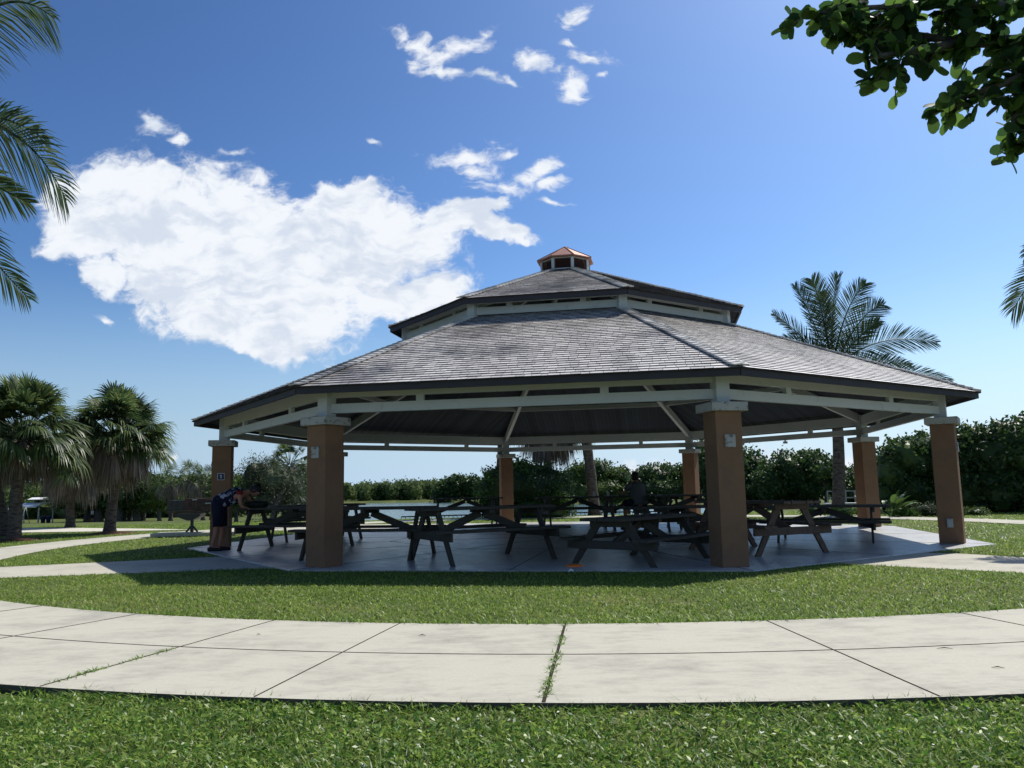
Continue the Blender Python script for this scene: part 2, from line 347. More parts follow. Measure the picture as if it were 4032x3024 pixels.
# joints cut in the path
jb = MB()
for a in (-150, -142, -134, -128, -121, -114, -106.7, -101.1, -86.7, -78.6, -71, -63, -55, -47):
    ri, ro = rin(a); p1, p2 = RP(a, ri + .01), RP(a, ro - .01); jb.bar((*p1, .0015), (*p2, .0015), .007, .004)
for a in range(-160, -20, 2): p1, p2 = RP(a, 13.24), RP(a + 2, 13.24); jb.bar((*p1, .0015), (*p2, .0015), .005, .004)
p1, p2 = RP(-94.5, 12.04), RP(-94.8, 14.44); jb.bar((*p1, .0015), (*p2, .0015), .020, .004)
tag(jb.build('path_joint', m_joint), kind='structure', label='dark joint lines cut across the pale path')
def poly(name, pts, z0, z1, mt, **kw): return tag(MB().prism(pts, z0, z1).build(name, mt), kind='structure', **kw)
lp = [(-3.3, 12.1), (-3.9, 12.22), (-5.97, 11.74), (-7.28, 11.5), (-9.6, 11.1), (-10.3, 12.5), (-8.42, 13.28), (-5.43, 14.6), (-4.6, 15.2)]
poly('side_path', lp[::-1][::-1], -.1, -.012, m_walk, label='concrete path leading left from the pavilion floor')
rp = [(4.0, 11.9), (4.5, 11.35), (6.1, 9.79), (7.9, 7.7), (9.3, 8.9), (8.3, 10.4), (7.35, 11.69), (6.85, 12.5), (6.3, 12.9)]
poly('side_path', rp, -.1, -.012, m_walk, label='concrete path leading right from the pavilion floor')
sp = [G(0, 2098), G(300, 2094), G(600, 2089), G(760, 2086), G(600, 2082.5), G(300, 2079), G(120, 2078), G(0, 2080)]
sp = [(-30, 31.5), (-30, 27)] + [(q.x, q.y) for q in sp]
m_sand = mat('white_sand', (.55, .52, .44), .95, .1, var=.2, vscale=6)
poly('sand', sp, -.05, .006, m_sand, label='strip of bare white sand in the left lawn')
bp_ = [OP(5, 8.2), OP(6, 8.2), RP(146, 11.5), RP(128, 11.5)]
poly('side_path', [(q[0], q[1]) for q in bp_][::-1], -.1, -.012, m_walk, label='short concrete path from the pavilion to the lakeside path')
m_mulch = mat('mulch', (.09, .045, .03), .95, .1, var=.4, vscale=12)
for px, py, r in ((60, 2125, .75), (438, 2100, .8)):
    g = G(px, py); b = MB(); n = 20; b.lathe([(0, .05), (r * .5, .04), (r, -.02)], (g.x, g.y, 0), n); tag(b.build('mulch_bed', m_mulch), kind='structure', label='round bed of brown mulch under a palm')
# pavilion floor slab with its joints
slab = MB(); slab.prism([OP(k, 8.388)[:2] for k in range(8)], -.14, 0.0)
slab = tag(slab.build('pavilion_floor', m_slab, bevel=.008), kind='structure', label='smooth grey octagonal concrete floor')
jb = MB()
for k in range(8): jb.bar(OP(k, 8.37, .0012), OP(k + 4, 8.37, .0012), .012, .003)
for k in range(8):
    a_, b_ = (OP(k, 4.2, .0012), OP(k + 1, 4.2, .0012)); jb.bar(a_, b_, .012, .003)
    q = (OP(k, 8.38) + OP(k + 1, 8.38)) / 2; c_ = (OP(k, 4.2) + OP(k + 1, 4.2)) / 2; q.z = c_.z = .0012; jb.bar(q, c_, .010, .003)
tag(jb.build('floor_joint', m_joint), kind='structure', label='dark joint lines in the pavilion floor')

# ------------------------------------------------------------------ the pavilion
pav = empty('pavilion', (CX, CY, 0), label='octagonal picnic pavilion with two tiers of grey shingle roof, copper cupola and orange columns', cat='pavilion')
def LP(k, r, z=0.0): return Vector((r * cos(az(k)), r * sin(az(k)), z))
RC, HS, HC = 7.723, .195, 2.112
for k in range(8):
    c = MB(); R = Matrix.Rotation(az(k), 3, 'Z'); p0 = LP(k, RC)
    c.box((0, 0, HC / 2), (2 * HS, 2 * HS, HC)); col = c.build('column', m_stucco, pav, bevel=.008); col.location = p0; col.rotation_euler = (0, 0, az(k))
    q = MB(); q.box((0, 0, HC + .0625), (2 * HS + .15, 2 * HS + .15, .125)); q.build('cap', m_stone, col, bevel=.012)
    q = MB(); q.box((-.02, 0, (HC + .125 + 2.80) / 2), (.20, .20, 2.80 - HC - .125)); q.build('post', m_white, col, bevel=.004)
    q = MB(); q.box((HS + .012, 0, 1.70), (.03, .155, .175)); q.build('stone_tile', m_stone, col, bevel=.006)
    if k == 2:
        q = MB(); q.box((0, -HS - .012, .36), (.10, .03, .155)); q.box((0, -HS - .03, .36), (.085, .012, .13)); q.build('outlet_cover', m_grey, col, bevel=.004)
for tier, (r, zl, hl, zu, hu, w, blk) in enumerate(((RC - .02, 2.375, .145, 2.66, .24, .075, (.255, .725)), (3.81, 4.60, .15, 4.80, .10, .06, (.25, .75)))):
    for k in range(8):
        a_, b_ = LP(k, r), LP(k + 1, r); d = (b_ - a_).normalized(); e = .09 if tier == 0 else .06
        for z, h in ((zl, hl), (zu, hu)):
            q = MB(); q.bar(a_ + d * e + Vector((0, 0, z)), b_ - d * e + Vector((0, 0, z)), w, h); q.build('beam', m_white, pav, bevel=.003)
        for f in blk:
            q = MB(); c_ = a_ + (b_ - a_) * f; z0, z1 = zl + hl / 2, zu - hu / 2
            q.box((c_.x, c_.y, (z0 + z1) / 2), (.12, w * .9, z1 - z0), rz=atan2(d.y, d.x)); q.build('spacer_block', m_white, pav)
for k in range(8):
    q = MB(); p0 = LP(k, 3.83); q.box((p0.x, p0.y, 4.62), (.17, .17, .52), rz=az(k)); q.build('upper_post', m_white, pav, bevel=.004)
SL = .4065
def zdeck(r): return 2.575 + (8.31 - r) * SL       # underside of the lower roof along a hip
for k in range(8):
    q = MB(); q.bar(LP(k, 7.62, zdeck(7.62) - .13), LP(k, 3.75, zdeck(3.75) - .13), .09, .19); q.build('rafter', m_white, pav)
    q = MB(); zz = zdeck(5.75) - .115; a_, b_ = LP(k, 5.72, zz), LP(k + 1, 5.72, zz); d = (b_ - a_).normalized() * .06; q.bar(a_ + d, b_ - d, .07, .12); q.build('purlin', m_white, pav)
    q = MB(); zz = zdeck(3.85) - .16; a_, b_ = LP(k, 3.78, zz), LP(k + 1, 3.78, zz); d = (b_ - a_).normalized() * .06; q.bar(a_ + d, b_ - d, .08, .2); q.build('ring_beam', m_white, pav)
    q = MB(); q.bar(LP(k, 3.75, 4.76), LP(k, .5, 4.76 + 3.25 * .385), .07, .15); q.build('rafter', m_white, pav)

def roof(name, r0, z0, r1, z1, expo, wavg, seed):
    rng = np.random.default_rng(seed); rt_ = empty(name); rt_.parent = pav
    c8 = cos(pi / 8); V = []; F = []; MI = []; under = MB(); ceil = MB(); fas = MB()
    for k in range(8):
        mid = az(k) + pi / 8; nx_, ny_ = cos(mid), sin(mid); ex, ey = -ny_, nx_
        R0, R1 = r0 * c8, r1 * c8; hw0, hw1 = r0 * sin(pi / 8), r1 * sin(pi / 8)
        run = R0 - R1; rise = z1 - z0; Ls = hypot(run, rise); su = np.array([-nx_ * run / Ls, -ny_ * run / Ls, rise / Ls])
        e = np.array([ex, ey, 0]); nrm = np.cross(e, su); nrm = nrm if nrm[2] > 0 else -nrm; o0 = np.array([R0 * nx_, R0 * ny_, z0])
        def pt(x, s_, h): return o0 + e * x + su * s_ + nrm * h
        hwf = lambda s_: hw0 + (hw1 - hw0) * s_ / Ls
        nC = int(Ls / expo) + 1
        for i in range(nC):
            s_ = -.03 + i * expo; x = -hwf(s_) - rng.random() * wavg
            while x < hwf(s_):
                w_ = wavg * rng.uniform(.62, 1.4); jit = rng.uniform(-.004, .004); th = rng.uniform(.023, .028); lift = rng.uniform(0, .003)
                sa, sb = s_ + jit, min(s_ + jit + expo * 2.4, Ls)
                xa0, xa1 = max(x + .003, -hwf(max(sa, 0)) - .01), min(x + w_ - .003, hwf(max(sa, 0)) + .01)
                xb0, xb1 = max(x + .003, -hwf(sb)), min(x + w_ - .003, hwf(sb))
                x += w_
                if xa1 - xa0 < .015 or sb - sa < .03: continue
                if xb1 < xb0: xb0 = xb1 = (xb0 + xb1) / 2
                b = len(V); ta = .030 + lift
                V += [pt(xa0, sa, ta - th + .004), pt(xa1, sa, ta - th + .004), pt(xb1, sb, .001), pt(xb0, sb, .001), pt(xa0, sa, ta), pt(xa1, sa, ta), pt(xb1, sb, .004), pt(xb0, sb, .004)]
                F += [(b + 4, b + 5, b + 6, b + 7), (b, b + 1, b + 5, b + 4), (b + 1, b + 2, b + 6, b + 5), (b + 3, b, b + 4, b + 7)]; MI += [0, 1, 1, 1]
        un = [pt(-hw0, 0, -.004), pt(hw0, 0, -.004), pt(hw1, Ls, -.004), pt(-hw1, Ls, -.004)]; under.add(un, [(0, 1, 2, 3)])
        # ceiling boards, laid up the slope
        nb_ = int(2 * hw0 / .115)
        for i in range(nb_):
            x0 = -hw0 + i * 2 * hw0 / nb_ + .004; x1 = x0 + 2 * hw0 / nb_ - .008
            def smax(x_): return Ls if abs(x_) <= hw1 else Ls * (hw0 - abs(x_)) / (hw0 - hw1)
            a_, b_ = smax(x0), smax(x1)
            if min(a_, b_) < .05: continue
            P = [pt(x0, .01, -.035), pt(x1, .01, -.035), pt(x1, b_, -.035), pt(x0, a_, -.035), pt(x0, .01, -.02), pt(x1, .01, -.02), pt(x1, b_, -.02), pt(x0, a_, -.02)]
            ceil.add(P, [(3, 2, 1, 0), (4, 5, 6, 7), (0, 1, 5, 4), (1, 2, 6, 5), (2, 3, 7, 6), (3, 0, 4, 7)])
        # fascia
        a_ = LP(k, r0 - .02, z0 - .045); b_ = LP(k + 1, r0 - .02, z0 - .045); fas.bar(a_, b_, .035, .10)
        # hip boards
        a_ = LP(k, r0 + .02, z0); b_ = LP(k, r1, z1); d = (b_ - a_); n_ = int(d.length / (expo * 1.02)); d.normalize(); sdv = Vector((-sin(az(k)), cos(az(k)), 0)); upn = sdv.cross(d); upn = upn if upn.z > 0 else -upn
        caps = MB()
        for i in range(n_):
            for sg in (-1, 1):
                p_ = a_ + d * (i * expo * 1.02); q_ = p_ + d * (expo * 1.6); wd = .11; o1, o2 = .062 + rng.uniform(0, .008), .042; dn = .012
                P = [p_ + upn * o1, p_ + sdv * (sg * wd) + upn * (o1 - dn), q_ + sdv * (sg * wd) + upn * (o2 - dn), q_ + upn * o2]
                P += [v_ - upn * .02 for v_ in P]
                f_ = [(0, 1, 2, 3), (4, 7, 6, 5), (0, 4, 5, 1), (1, 5, 6, 2)]
                caps.add(P, f_ if sg < 0 else [t_[::-1] for t_ in f_])
        caps.build('hip_boards', m_shin, rt_)
    arr_mesh('shingles', V, F, [m_shin, m_grain_shade], rt_, mi=MI); under.build('roof_felt', m_under, rt_)
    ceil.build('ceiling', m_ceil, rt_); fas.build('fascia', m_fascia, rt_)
roof('lower_roof', 8.34, 2.645, 3.62, 2.645 + 4.72 * SL, .128, .155, 1)
roof('upper_roof', 4.19, 4.785, .56, 6.18, .128, .15, 2)
# cupola
cup = empty('cupola'); cup.parent = pav
q = MB(); q.prism([LP(k, .60)[:2] for k in range(8)], 6.12, 6.215); q.prism([LP(k, .60)[:2] for k in range(8)], 6.46, 6.50); q.build('cupola_frame', m_white, cup)
q = MB(); q.prism([LP(k, .47)[:2] for k in range(8)], 6.216, 6.459); q.build('cupola_core', m_under, cup)
for k in range(8): q = MB(); p0 = LP(k, .575); q.box((p0.x, p0.y, 6.3375), (.07, .07, .243), rz=az(k)); q.build('corner_post', m_white, cup)
for k in range(8):
    q = MB(); a_, b_ = LP(k, .585), LP(k + 1, .585); d = b_ - a_
    for i in range(8):
        z = 6.235 + i * .028; q.bar(a_ + d * .12 + Vector((0, 0, z)), b_ - d * .12 + Vector((0, 0, z)), .035, .008, up=(cos(az(k) + pi / 8) * .6, sin(az(k) + pi / 8) * .6, .8))
    q.bar(a_ + d * .1 + Vector((0, 0, 6.225)), a_ + d * .1 + Vector((0, 0, 6.452)), .03, .03, up=(1, 0, 0)); q.bar(b_ - d * .1 + Vector((0, 0, 6.225)), b_ - d * .1 + Vector((0, 0, 6.452)), .03, .03, up=(1, 0, 0))
    q.build('louver', m_louver, cup)
q = MB(); P = [LP(k, .70, 6.475) for k in range(8)] + [LP(k, .70, 6.505) for k in range(8)] + [Vector((0, 0, 6.885))]
q.add(P, [(k, (k + 1) % 8, 8 + (k + 1) % 8, 8 + k) for k in range(8)] + [(8 + k, 8 + (k + 1) % 8, 16) for k in range(8)] + [tuple(range(8))[::-1]])
for k in range(8): q.bar(LP(k, .705, 6.512), Vector((0, 0, 6.892)), .02, .016)
q.build('cupola_roof', m_copper, cup)
# small flood lamp under the right back beam
q = MB(); pp = (LP(3, 7.6) * .62 + LP(4, 7.6) * .38); q.box((pp.x, pp.y, 2.30), (.03, .03, .08)); q.box((pp.x, pp.y, 2.235), (.10, .08, .06)); q.build('flood_lamp', m_grey, pav)
# number sign, on the viewer's side of the left column
c3 = OP(7, RC); a3 = az(7) + pi / 2; nrm3 = Vector((cos(a3), sin(a3), 0)); ctr = c3 + nrm3 * (HS + .012); ctr.z = 1.47
sg = empty('number_sign', ctr, a3 + pi / 2, label='small square navy sign with a white 1 on the left column', cat='sign')
q = MB(); q.box((0, 0, 0), (.145, .012, .145)); q.build('frame', m_signw, sg)
q = MB(); q.box((0, -.008, 0), (.125, .008, .125)); q.build('panel', m_navy, sg)
q = MB(); q.box((.003, -.014, 0), (.018, .006, .072)); q.box((-.013, -.014, .022), (.02, .006, .014), R=Matrix.Rotation(radians(-38), 3, 'Y')); q.build('numeral', m_signw, sg)

# ------------------------------------------------------------------ picnic tables
def picnic_table(x, y, yaw, H, B, Lt, dx, sp, boff, mt, label, wid=.74):
    """dx half distance between the leg frames, sp half spread of the feet, boff bench offset"""
    t_ = empty('picnic_table', (x, y, 0), radians(yaw), label=label, cat='picnic table', group='wooden picnic tables under the pavilion roof')
    th = .042; q = MB()
    nbd = 5; bw = wid / nbd
    for i in range(nbd): q.box((random.uniform(-.01, .01), -wid / 2 + bw * (i + .5), H - th / 2), (Lt, bw - .008, th))
    q.build('tabletop', mt, t_, bevel=.004)
    for s_ in (-1, 1):
        q = MB(); q.box((0, s_ * boff - .062, B - th / 2), (Lt, .118, th)); q.box((0, s_ * boff + .062, B - th / 2), (Lt, .118, th)); q.build('bench', mt, t_, bevel=.005)
    for sx in (-1, 1):
        X = sx * dx
        for sy in (-1, 1):
            q = MB(); q.bar((X, sy * sp, -.03), (X, sy * .22, H - th), .04, .12, up=(0, sy, 0))
            for i, v_ in enumerate(q.v):
                if v_[2] < .06: q.v[i] = (v_[0], v_[1] + (v_[2] - 0) * 0, max(v_[2], 0))
            q.build('leg', mt, t_, bevel=.003)
        q = MB(); q.box((X + sx * .042, 0, B - th - .06), (.04, 2 * boff + .26, .118)); q.build('bench_support', mt, t_, bevel=.004)
        q = MB(); q.box((X + sx * .042, 0, H - th - .045), (.04, wid - .06, .085)); q.build('top_support', mt, t_, bevel=.004)
        q = MB(); q.bar((X, 0, B - th - .07), (sx * .03, 0, H - th - .06), .04, .115, up=(0, 0, 1)); q.build('brace', mt, t_, bevel=.003)
    q = MB(); q.box((0, 0, H - th - .03), (.085, wid - .08, .055)); q.build('cleat', mt, t_, bevel=.003)
    return t_
TB = [(1.90, 12.15, 50, .665, .385, 2.15, .80, .66, .62, m_wood, 'low mossy picnic table nearest the front edge, beside the orange disc'),
      (-.52, 12.85, 31, .835, .51, 2.35, .885, .73, .66, m_wood, 'tall picnic table just left of centre with its bench towards the lawn'),
      (-2.46, 13.75, -11.7, .84, .50, 2.25, .93, .66, .64, m_wood, 'picnic table seen side on just right of the left front column'),
      (-4.36, 16.25, -11, .82, .49, 2.25, .90, .66, .62, m_wood, 'picnic table the bending man leans on'),
      (-4.75, 19.35, 31, .82, .50, 2.2, .88, .68, .62, m_wood, 'picnic table behind the one the bending man leans on'),
      (4.02, 13.55, 113, .83, .47, 2.3, .86, .68, .64, m_wood2, 'brown picnic table end on beside the right front column'),
      (6.01, 15.64, -24, .68, .40, 2.3, .82, .68, .62, m_wood, 'low picnic table furthest right, near the sunlit floor'),
      (-1.46, 24.4, 8, .86, .56, 2.2, .85, .66, .60, m_wood, 'picnic table at the back, left of the back centre column'),
      (1.75, 22.2, 6, .86, .56, 2.3, .85, .66, .60, m_wood, 'picnic table at the back in front of the dark bush'),
      (3.35, 21.2, 4, .88, .60, 2.3, .85, .66, .60, m_wood, 'picnic table with two white cups where a person sits'),
      (4.55, 20.2, 3, .88, .60, 2.3, .85, .66, .60, m_wood, 'picnic table in front of the back right column'),
      (3.30, 16.1, 14, .70, .46, 2.2, .80, .66, .62, m_wood, 'picnic table right behind the low mossy one')]
for a_ in TB: picnic_table(*a_)
# orange disc, scrap of paper, cups, bag
g = G(2262, 2229.5); fr = MB(); fr.lathe([(0, .024), (.09, .024), (.112, .020), (.122, .008), (.122, 0), (.116, 0), (.114, .010), (0, .018)], (g.x, g.y, .001), 36)
tag(fr.build('flying_disc', m_orange), 'bright orange flying disc lying on the floor by the low mossy table', 'flying disc')
g = G(2247, 2262); b = MB(); b.add([(-.04, -.02, .03), (.0, -.035, .05), (.045, -.01, .035), (.03, .03, .06), (-.03, .03, .035), (0, 0, .075)], [(0, 1, 5), (1, 2, 5), (2, 3, 5), (3, 4, 5), (4, 0, 5)])
tag(b.build('paper_scrap', m_paper), 'crumpled scrap of white paper in the shaded grass', 'litter').location = (g.x, g.y, 0)
for px, lab in ((2341, 'left one of two white cups on the back picnic table'), (2395, 'right one of two white cups on the back picnic table')):
    g = A(px, 1951, 21.1); b = MB(); b.lathe([(0, 0), (.032, 0), (.042, .10), (.045, .10), (.045, .104), (.038, .104), (.03, .01)], (g.x, g.y, .88), 16)
    tag(b.build('cup', m_paper), lab, 'cup', 'white cups on the back picnic table')
g = A(1010, 1995, 16.1); bagm = mat('dark_green_canvas', (.02, .026, .022), .9, .1, bump=.5)
bg_ = empty('duffel_bag', (g.x, g.y, .82), radians(-11), label='dark green duffel bag on the table in front of the bending man', cat='bag')
b = MB(); b.tube([(-.21, 0, .10), (-.19, 0, .11), (0, 0, .125), (.19, 0, .115), (.21, 0, .10)], [.07, .115, .125, .115, .07], 16); b.build('bag_body', bagm, bg_)
b = MB(); b.tube([(-.11, -.06, .20), (-.09, -.06, .29), (0, -.05, .33), (.09, -.06, .29), (.11, -.06, .20)], .010, 6); b.build('handle', m_black, bg_)
b = MB(); b.tube([(-.18, 0, .226), (0, 0, .252), (.18, 0, .231)], .006, 6); b.build('zip', m_black, bg_)

bg_.scale = (1, 1, .55)
# ------------------------------------------------------------------ people
def skinned(name, V, E, Rd, mt, parent, sub=2, roots=(0,)):
    me = bpy.data.meshes.new(name); me.from_pydata([tuple(v) for v in V], E, []); o = bpy.data.objects.new(name, me); COL.objects.link(o)
    sk = o.modifiers.new('skin', 'SKIN'); sk.use_smooth_shade = True
    if not me.skin_vertices: me.skin_vertices.new() if hasattr(me.skin_vertices, 'new') else None
    for i, r in enumerate(Rd):
        d = me.skin_vertices[0].data[i]; d.radius = r if isinstance(r, tuple) else (r, r); d.use_root = i in roots
    ss = o.modifiers.new('sub', 'SUBSURF'); ss.levels = ss.render_levels = sub
    dg = bpy.context.evaluated_depsgraph_get(); dg.update(); nm = bpy.data.meshes.new_from_object(o.evaluated_get(dg)); nm.name = name
    n = bpy.data.objects.new(name, nm); COL.objects.link(n); bpy.data.objects.remove(o); nm.materials.clear(); nm.materials.append(mt)
    for p_ in nm.polygons: p_.use_smooth = True
    if parent: n.parent = parent
    return n
def hand(V, E, Rd, wi, dirv, palmn, s=1.0):
    """five bent fingers rooted in a palm at the end of vertex wi"""
    w = Vector(V[wi]); d = Vector(dirv).normalized(); nn = Vector(palmn).normalized(); sd_ = d.cross(nn).normalized()
    V.append(w + d * .05 * s); E.append((wi, len(V) - 1)); Rd.append((.022 * s, .034 * s)); pi_ = len(V) - 1
    for j, (o_, ln) in enumerate(((-.030, .062), (-.010, .078), (.010, .074), (.029, .058))):
        b0 = w + d * .085 * s + sd_ * o_ * s; b1 = b0 + d * ln * .5 * s + nn * .008 * s; b2 = b1 + d * ln * .42 * s + nn * .022 * s
        V += [b0, b1, b2]; n = len(V); E += [(pi_, n - 3), (n - 3, n - 2), (n - 2, n - 1)]; Rd += [.0105 * s, .0092 * s, .008 * s]
    b0 = w + d * .035 * s - sd_ * .042 * s; b1 = b0 + d * .035 * s - sd_ * .018 * s + nn * .01 * s; V += [b0, b1]; n = len(V); E += [(pi_, n - 2), (n - 2, n - 1)]; Rd += [.011 * s, .0095 * s]
def head_parts(body, c, R, s=1.0, hairlen=1.0, cap=None, skin=m_skin):
    """head as a shaped lathe-like mesh joined to the body, with hair"""
    pass
def head_verts(c, R, s):
    """a closed head surface: skull, face plane, nose, brow, chin, ears"""
    nu, nv = 24, 18; V = []; F = []
    for j in range(nv + 1):
        th = pi * j / nv
        for i in range(nu):
            ph = 2 * pi * i / nu; x = sin(th) * cos(ph); y = sin(th) * sin(ph); z = cos(th)    # +x faces forward
            X, Y, Z = x * .098, y * .076, z * .118
            if x > 0 and z < 0: X *= 1 - .10 * (-z) ; Y *= 1 - .32 * (-z)
            if x < 0 and z < -.2: X *= 1 - .45 * (-z - .2)
            a_ = math.exp(-((z + .18) / .16) ** 2 - (y / .16) ** 2) if x > 0 else 0; X += .022 * a_          # nose
            a_ = math.exp(-((z - .05) / .09) ** 2 - ((abs(y) - .36) / .15) ** 2) if x > 0 else 0; X -= .010 * a_   # eye hollows
            a_ = math.exp(-((z + .52) / .07) ** 2 - (y / .25) ** 2) if x > 0 else 0; X += .007 * a_          # lips
            a_ = math.exp(-((z + .86) / .14) ** 2 - (y / .3) ** 2) if x > 0 else 0; X += .012 * a_           # chin
            a_ = math.exp(-((z + .08) / .22) ** 2 - ((x + .05) / .16) ** 2); Y += (.016 if y > 0 else -.016) * a_ * (abs(y) > .8)   # ears
            V.append(c + R @ Vector((X * s, Y * s, Z * s)))
        if j: F += [((j - 1) * nu + i, (j - 1) * nu + (i + 1) % nu, j * nu + (i + 1) % nu, j * nu + i) for i in range(nu)]
    return V, F
def hair_cap(c, R, s, front=.25, low=-.35):
    V = []; F = []; nu, nv = 24, 12
    for j in range(nv + 1):
        for i in range(nu):
            ph = 2 * pi * i / nu; lo = low if cos(ph) < .2 else low + (front - low) * min(1, (cos(ph) - .2) / .35); thm = math.acos(max(-1, min(1, lo)))
            th = thm * j / nv; x = sin(th) * cos(ph); y = sin(th) * sin(ph); z = cos(th); rr = 1.09 + .015 * sin(9 * ph + 5 * th)
            V.append(c + R @ Vector((x * .098 * rr * s, y * .076 * (rr + .04) * s, z * .118 * (rr + .02) * s)))
        if j: F += [((j - 1) * nu + i, (j - 1) * nu + (i + 1) % nu, j * nu + (i + 1) % nu, j * nu + i) for i in range(nu)]
    return V, F
def person(J, root, mskin, hd_dir, hd_up, arms, hands=True, s=1.0, hair=(.25, -.35)):
    """J dict of joints (world relative to root); one continuous body surface"""
    V = [J['pelvis'], J['waist'], J['chest'], J['neck'], J['headb']]; E = [(0, 1), (1, 2), (2, 3), (3, 4)]; Rd = [(.13, .10), (.125, .095), (.15, .11), .055, .05]
    for sd_ in 'LR':
        n = len(V); V += [J['hip' + sd_], J['knee' + sd_], J['calf' + sd_], J['ank' + sd_], J['toe' + sd_]]; E += [(0, n), (n, n + 1), (n + 1, n + 2), (n + 2, n + 3), (n + 3, n + 4)]; Rd += [.088, .056, .052, .036, (.042, .028)]
        n = len(V); V += [J['sh' + sd_], J['elb' + sd_], J['wr' + sd_]]; E += [(2, n), (n, n + 1), (n + 1, n + 2)]; Rd += [.054, .040, .026]
        if hands: hand(V, E, Rd, n + 2, Vector(J['wr' + sd_]) - Vector(J['elb' + sd_]) if 'hd' + sd_ not in J else J['hd' + sd_], J.get('pn' + sd_, (0, 0, -1)))
    Rd = [tuple(a_ * s for a_ in r) if isinstance(r, tuple) else r * s for r in Rd]
    b = skinned('body', V, E, Rd, mskin, root, 2)
    hc = Vector(J['head']); f_ = Vector(hd_dir).normalized(); u_ = Vector(hd_up); u_ = (u_ - f_ * u_.dot(f_)).normalized(); R = Matrix((f_, u_.cross(f_), u_)).transposed()
    hv, hf = head_verts(hc, R, s); import bmesh
    bm = bmesh.new(); bm.from_mesh(b.data); vs = [bm.verts.new(v) for v in hv]
    for f in hf:
        try: bm.faces.new([vs[i] for i in f]).smooth = True
        except ValueError: pass
    bm.to_mesh(b.data); bm.free()
    q = MB(); q.add(*hair_cap(hc, R, s, *hair), smooth=True); q.build('hair', m_hair, root)
    q = MB()
    for sy in (-1, 1): c_ = hc + R @ Vector((.086 * s, sy * .029 * s, .006 * s)); q.lathe([(.0001, .009), (.007, .006), (.009, 0), (.007, -.006), (.0001, -.009)], c_, 10)
    q.build('eyes', m_signw, root)
    return b
def sleeve(pts, rad, name, mt, root, n=18): q = MB(); q.tube(pts, rad, n); return q.build(name, mt, root)

# man bending over the table
root = empty('person', (-5.86, 16.0, 0), 0, label='man in floral tank top and dark shorts bending over a table by the left column', cat='person')
J = dict(pelvis=(0, 0, .90), waist=(.12, .02, .99), chest=(.37, .04, 1.08), neck=(.54, .05, 1.13), headb=(.62, .05, 1.155), head=(.70, .05, 1.17),
         hipL=(.0, .10, .86), kneeL=(.05, .12, .48), calfL=(.04, .125, .33), ankL=(-.02, .13, .08), toeL=(.17, .13, .035),
         hipR=(.0, -.10, .86), kneeR=(.0, -.11, .48), calfR=(-.015, -.115, .33), ankR=(-.08, -.12, .08), toeR=(.10, -.12, .035),
         shL=(.46, .20, 1.08), elbL=(.55, .24, .92), wrL=(.62, .20, .855), hdL=(.9, -.1, -.12), shR=(.45, -.12, 1.06), elbR=(.47, -.16, .93), wrR=(.50, -.14, .845), hdR=(.85, .1, -.1))
b = person(J, root, m_skin, (.75, 0, -.66), (.5, 0, .8), None, hair=(.15, -.5))
sleeve([(-.05, 0, .88), (0, 0, .935), (.12, .02, 1.0), (.26, .03, 1.05), (.38, .04, 1.085), (.45, .045, 1.10)], [.155, .16, .155, .165, .165, .13], 'tank_top', m_floral, root)
sleeve([(.40, -.13, 1.12), (.46, -.14, 1.13), (.49, -.12, 1.11)], [.035, .04, .03], 'red_strap', m_red, root, 10)
for sy in (-1, 1):
    sleeve([(-.02, sy * .05, .97), (0, sy * .085, .84), (.02, sy * .10, .68), (.03, sy * .115, .47)], [.12, .125, .11, .095], 'shorts_leg', m_short, root)
for sy, x0 in ((1, -.0), (-1, -.08)):
    q = MB(); q.tube([(x0 - .07, sy * .125, .035), (x0, sy * .125, .045), (x0 + .11, sy * .125, .035), (x0 + .20, sy * .125, .028)], [.036, .045, .042, .026], 12); q.build('shoe', m_shoe, root)
# person seated with the back to the viewer
g = A(2520, 1985, 20.52)
root = empty('person', (g.x, g.y, 0), radians(112), label='person in a grey T-shirt seated at a back table facing the lake', cat='person')
J = dict(pelvis=(0, 0, .67), waist=(.03, 0, .80), chest=(.12, .0, 1.05), neck=(.15, .0, 1.20), headb=(.165, .0, 1.26), head=(.175, .0, 1.315),
         hipL=(.03, .10, .66), kneeL=(.42, .14, .66), calfL=(.43, .14, .5), ankL=(.44, .14, .09), toeL=(.60, .15, .035),
         hipR=(.03, -.10, .66), kneeR=(.42, -.14, .66), calfR=(.43, -.14, .5), ankR=(.44, -.14, .09), toeR=(.60, -.15, .035),
         shL=(.12, .19, 1.10), elbL=(.26, .25, .93), wrL=(.46, .20, .915), shR=(.12, -.19, 1.10), elbR=(.24, -.25, .93), wrR=(.44, -.20, .915))
person(J, root, m_skin, (1, 0, -.1), (0, 0, 1), None, hair=(.25, -.75))
sleeve([(-.03, 0, .625), (-.01, 0, .68), (.03, 0, .83), (.10, 0, 1.02), (.13, 0, 1.12), (.15, 0, 1.17)], [.19, .175, .165, .18, .165, .08], 'tee_shirt', m_tee, root)
for sy in (-1, 1):
    sleeve([(.11, sy * .14, 1.12), (.13, sy * .20, 1.08), (.19, sy * .225, 1.0)], [.07, .072, .062], 'tee_sleeve', m_tee, root)
    sleeve([(-.02, sy * .07, .665), (.12, sy * .11, .665), (.40, sy * .14, .66)], [.11, .11, .085], 'trouser_leg', m_short, root)
    q = MB(); q.tube([(.38, sy * .14, .035), (.45, sy * .14, .045), (.54, sy * .145, .038), (.63, sy * .15, .028)], [.036, .045, .042, .026], 12); q.build('shoe', m_shoe, root)
root.scale = (1.12, 1.12, 1.03)
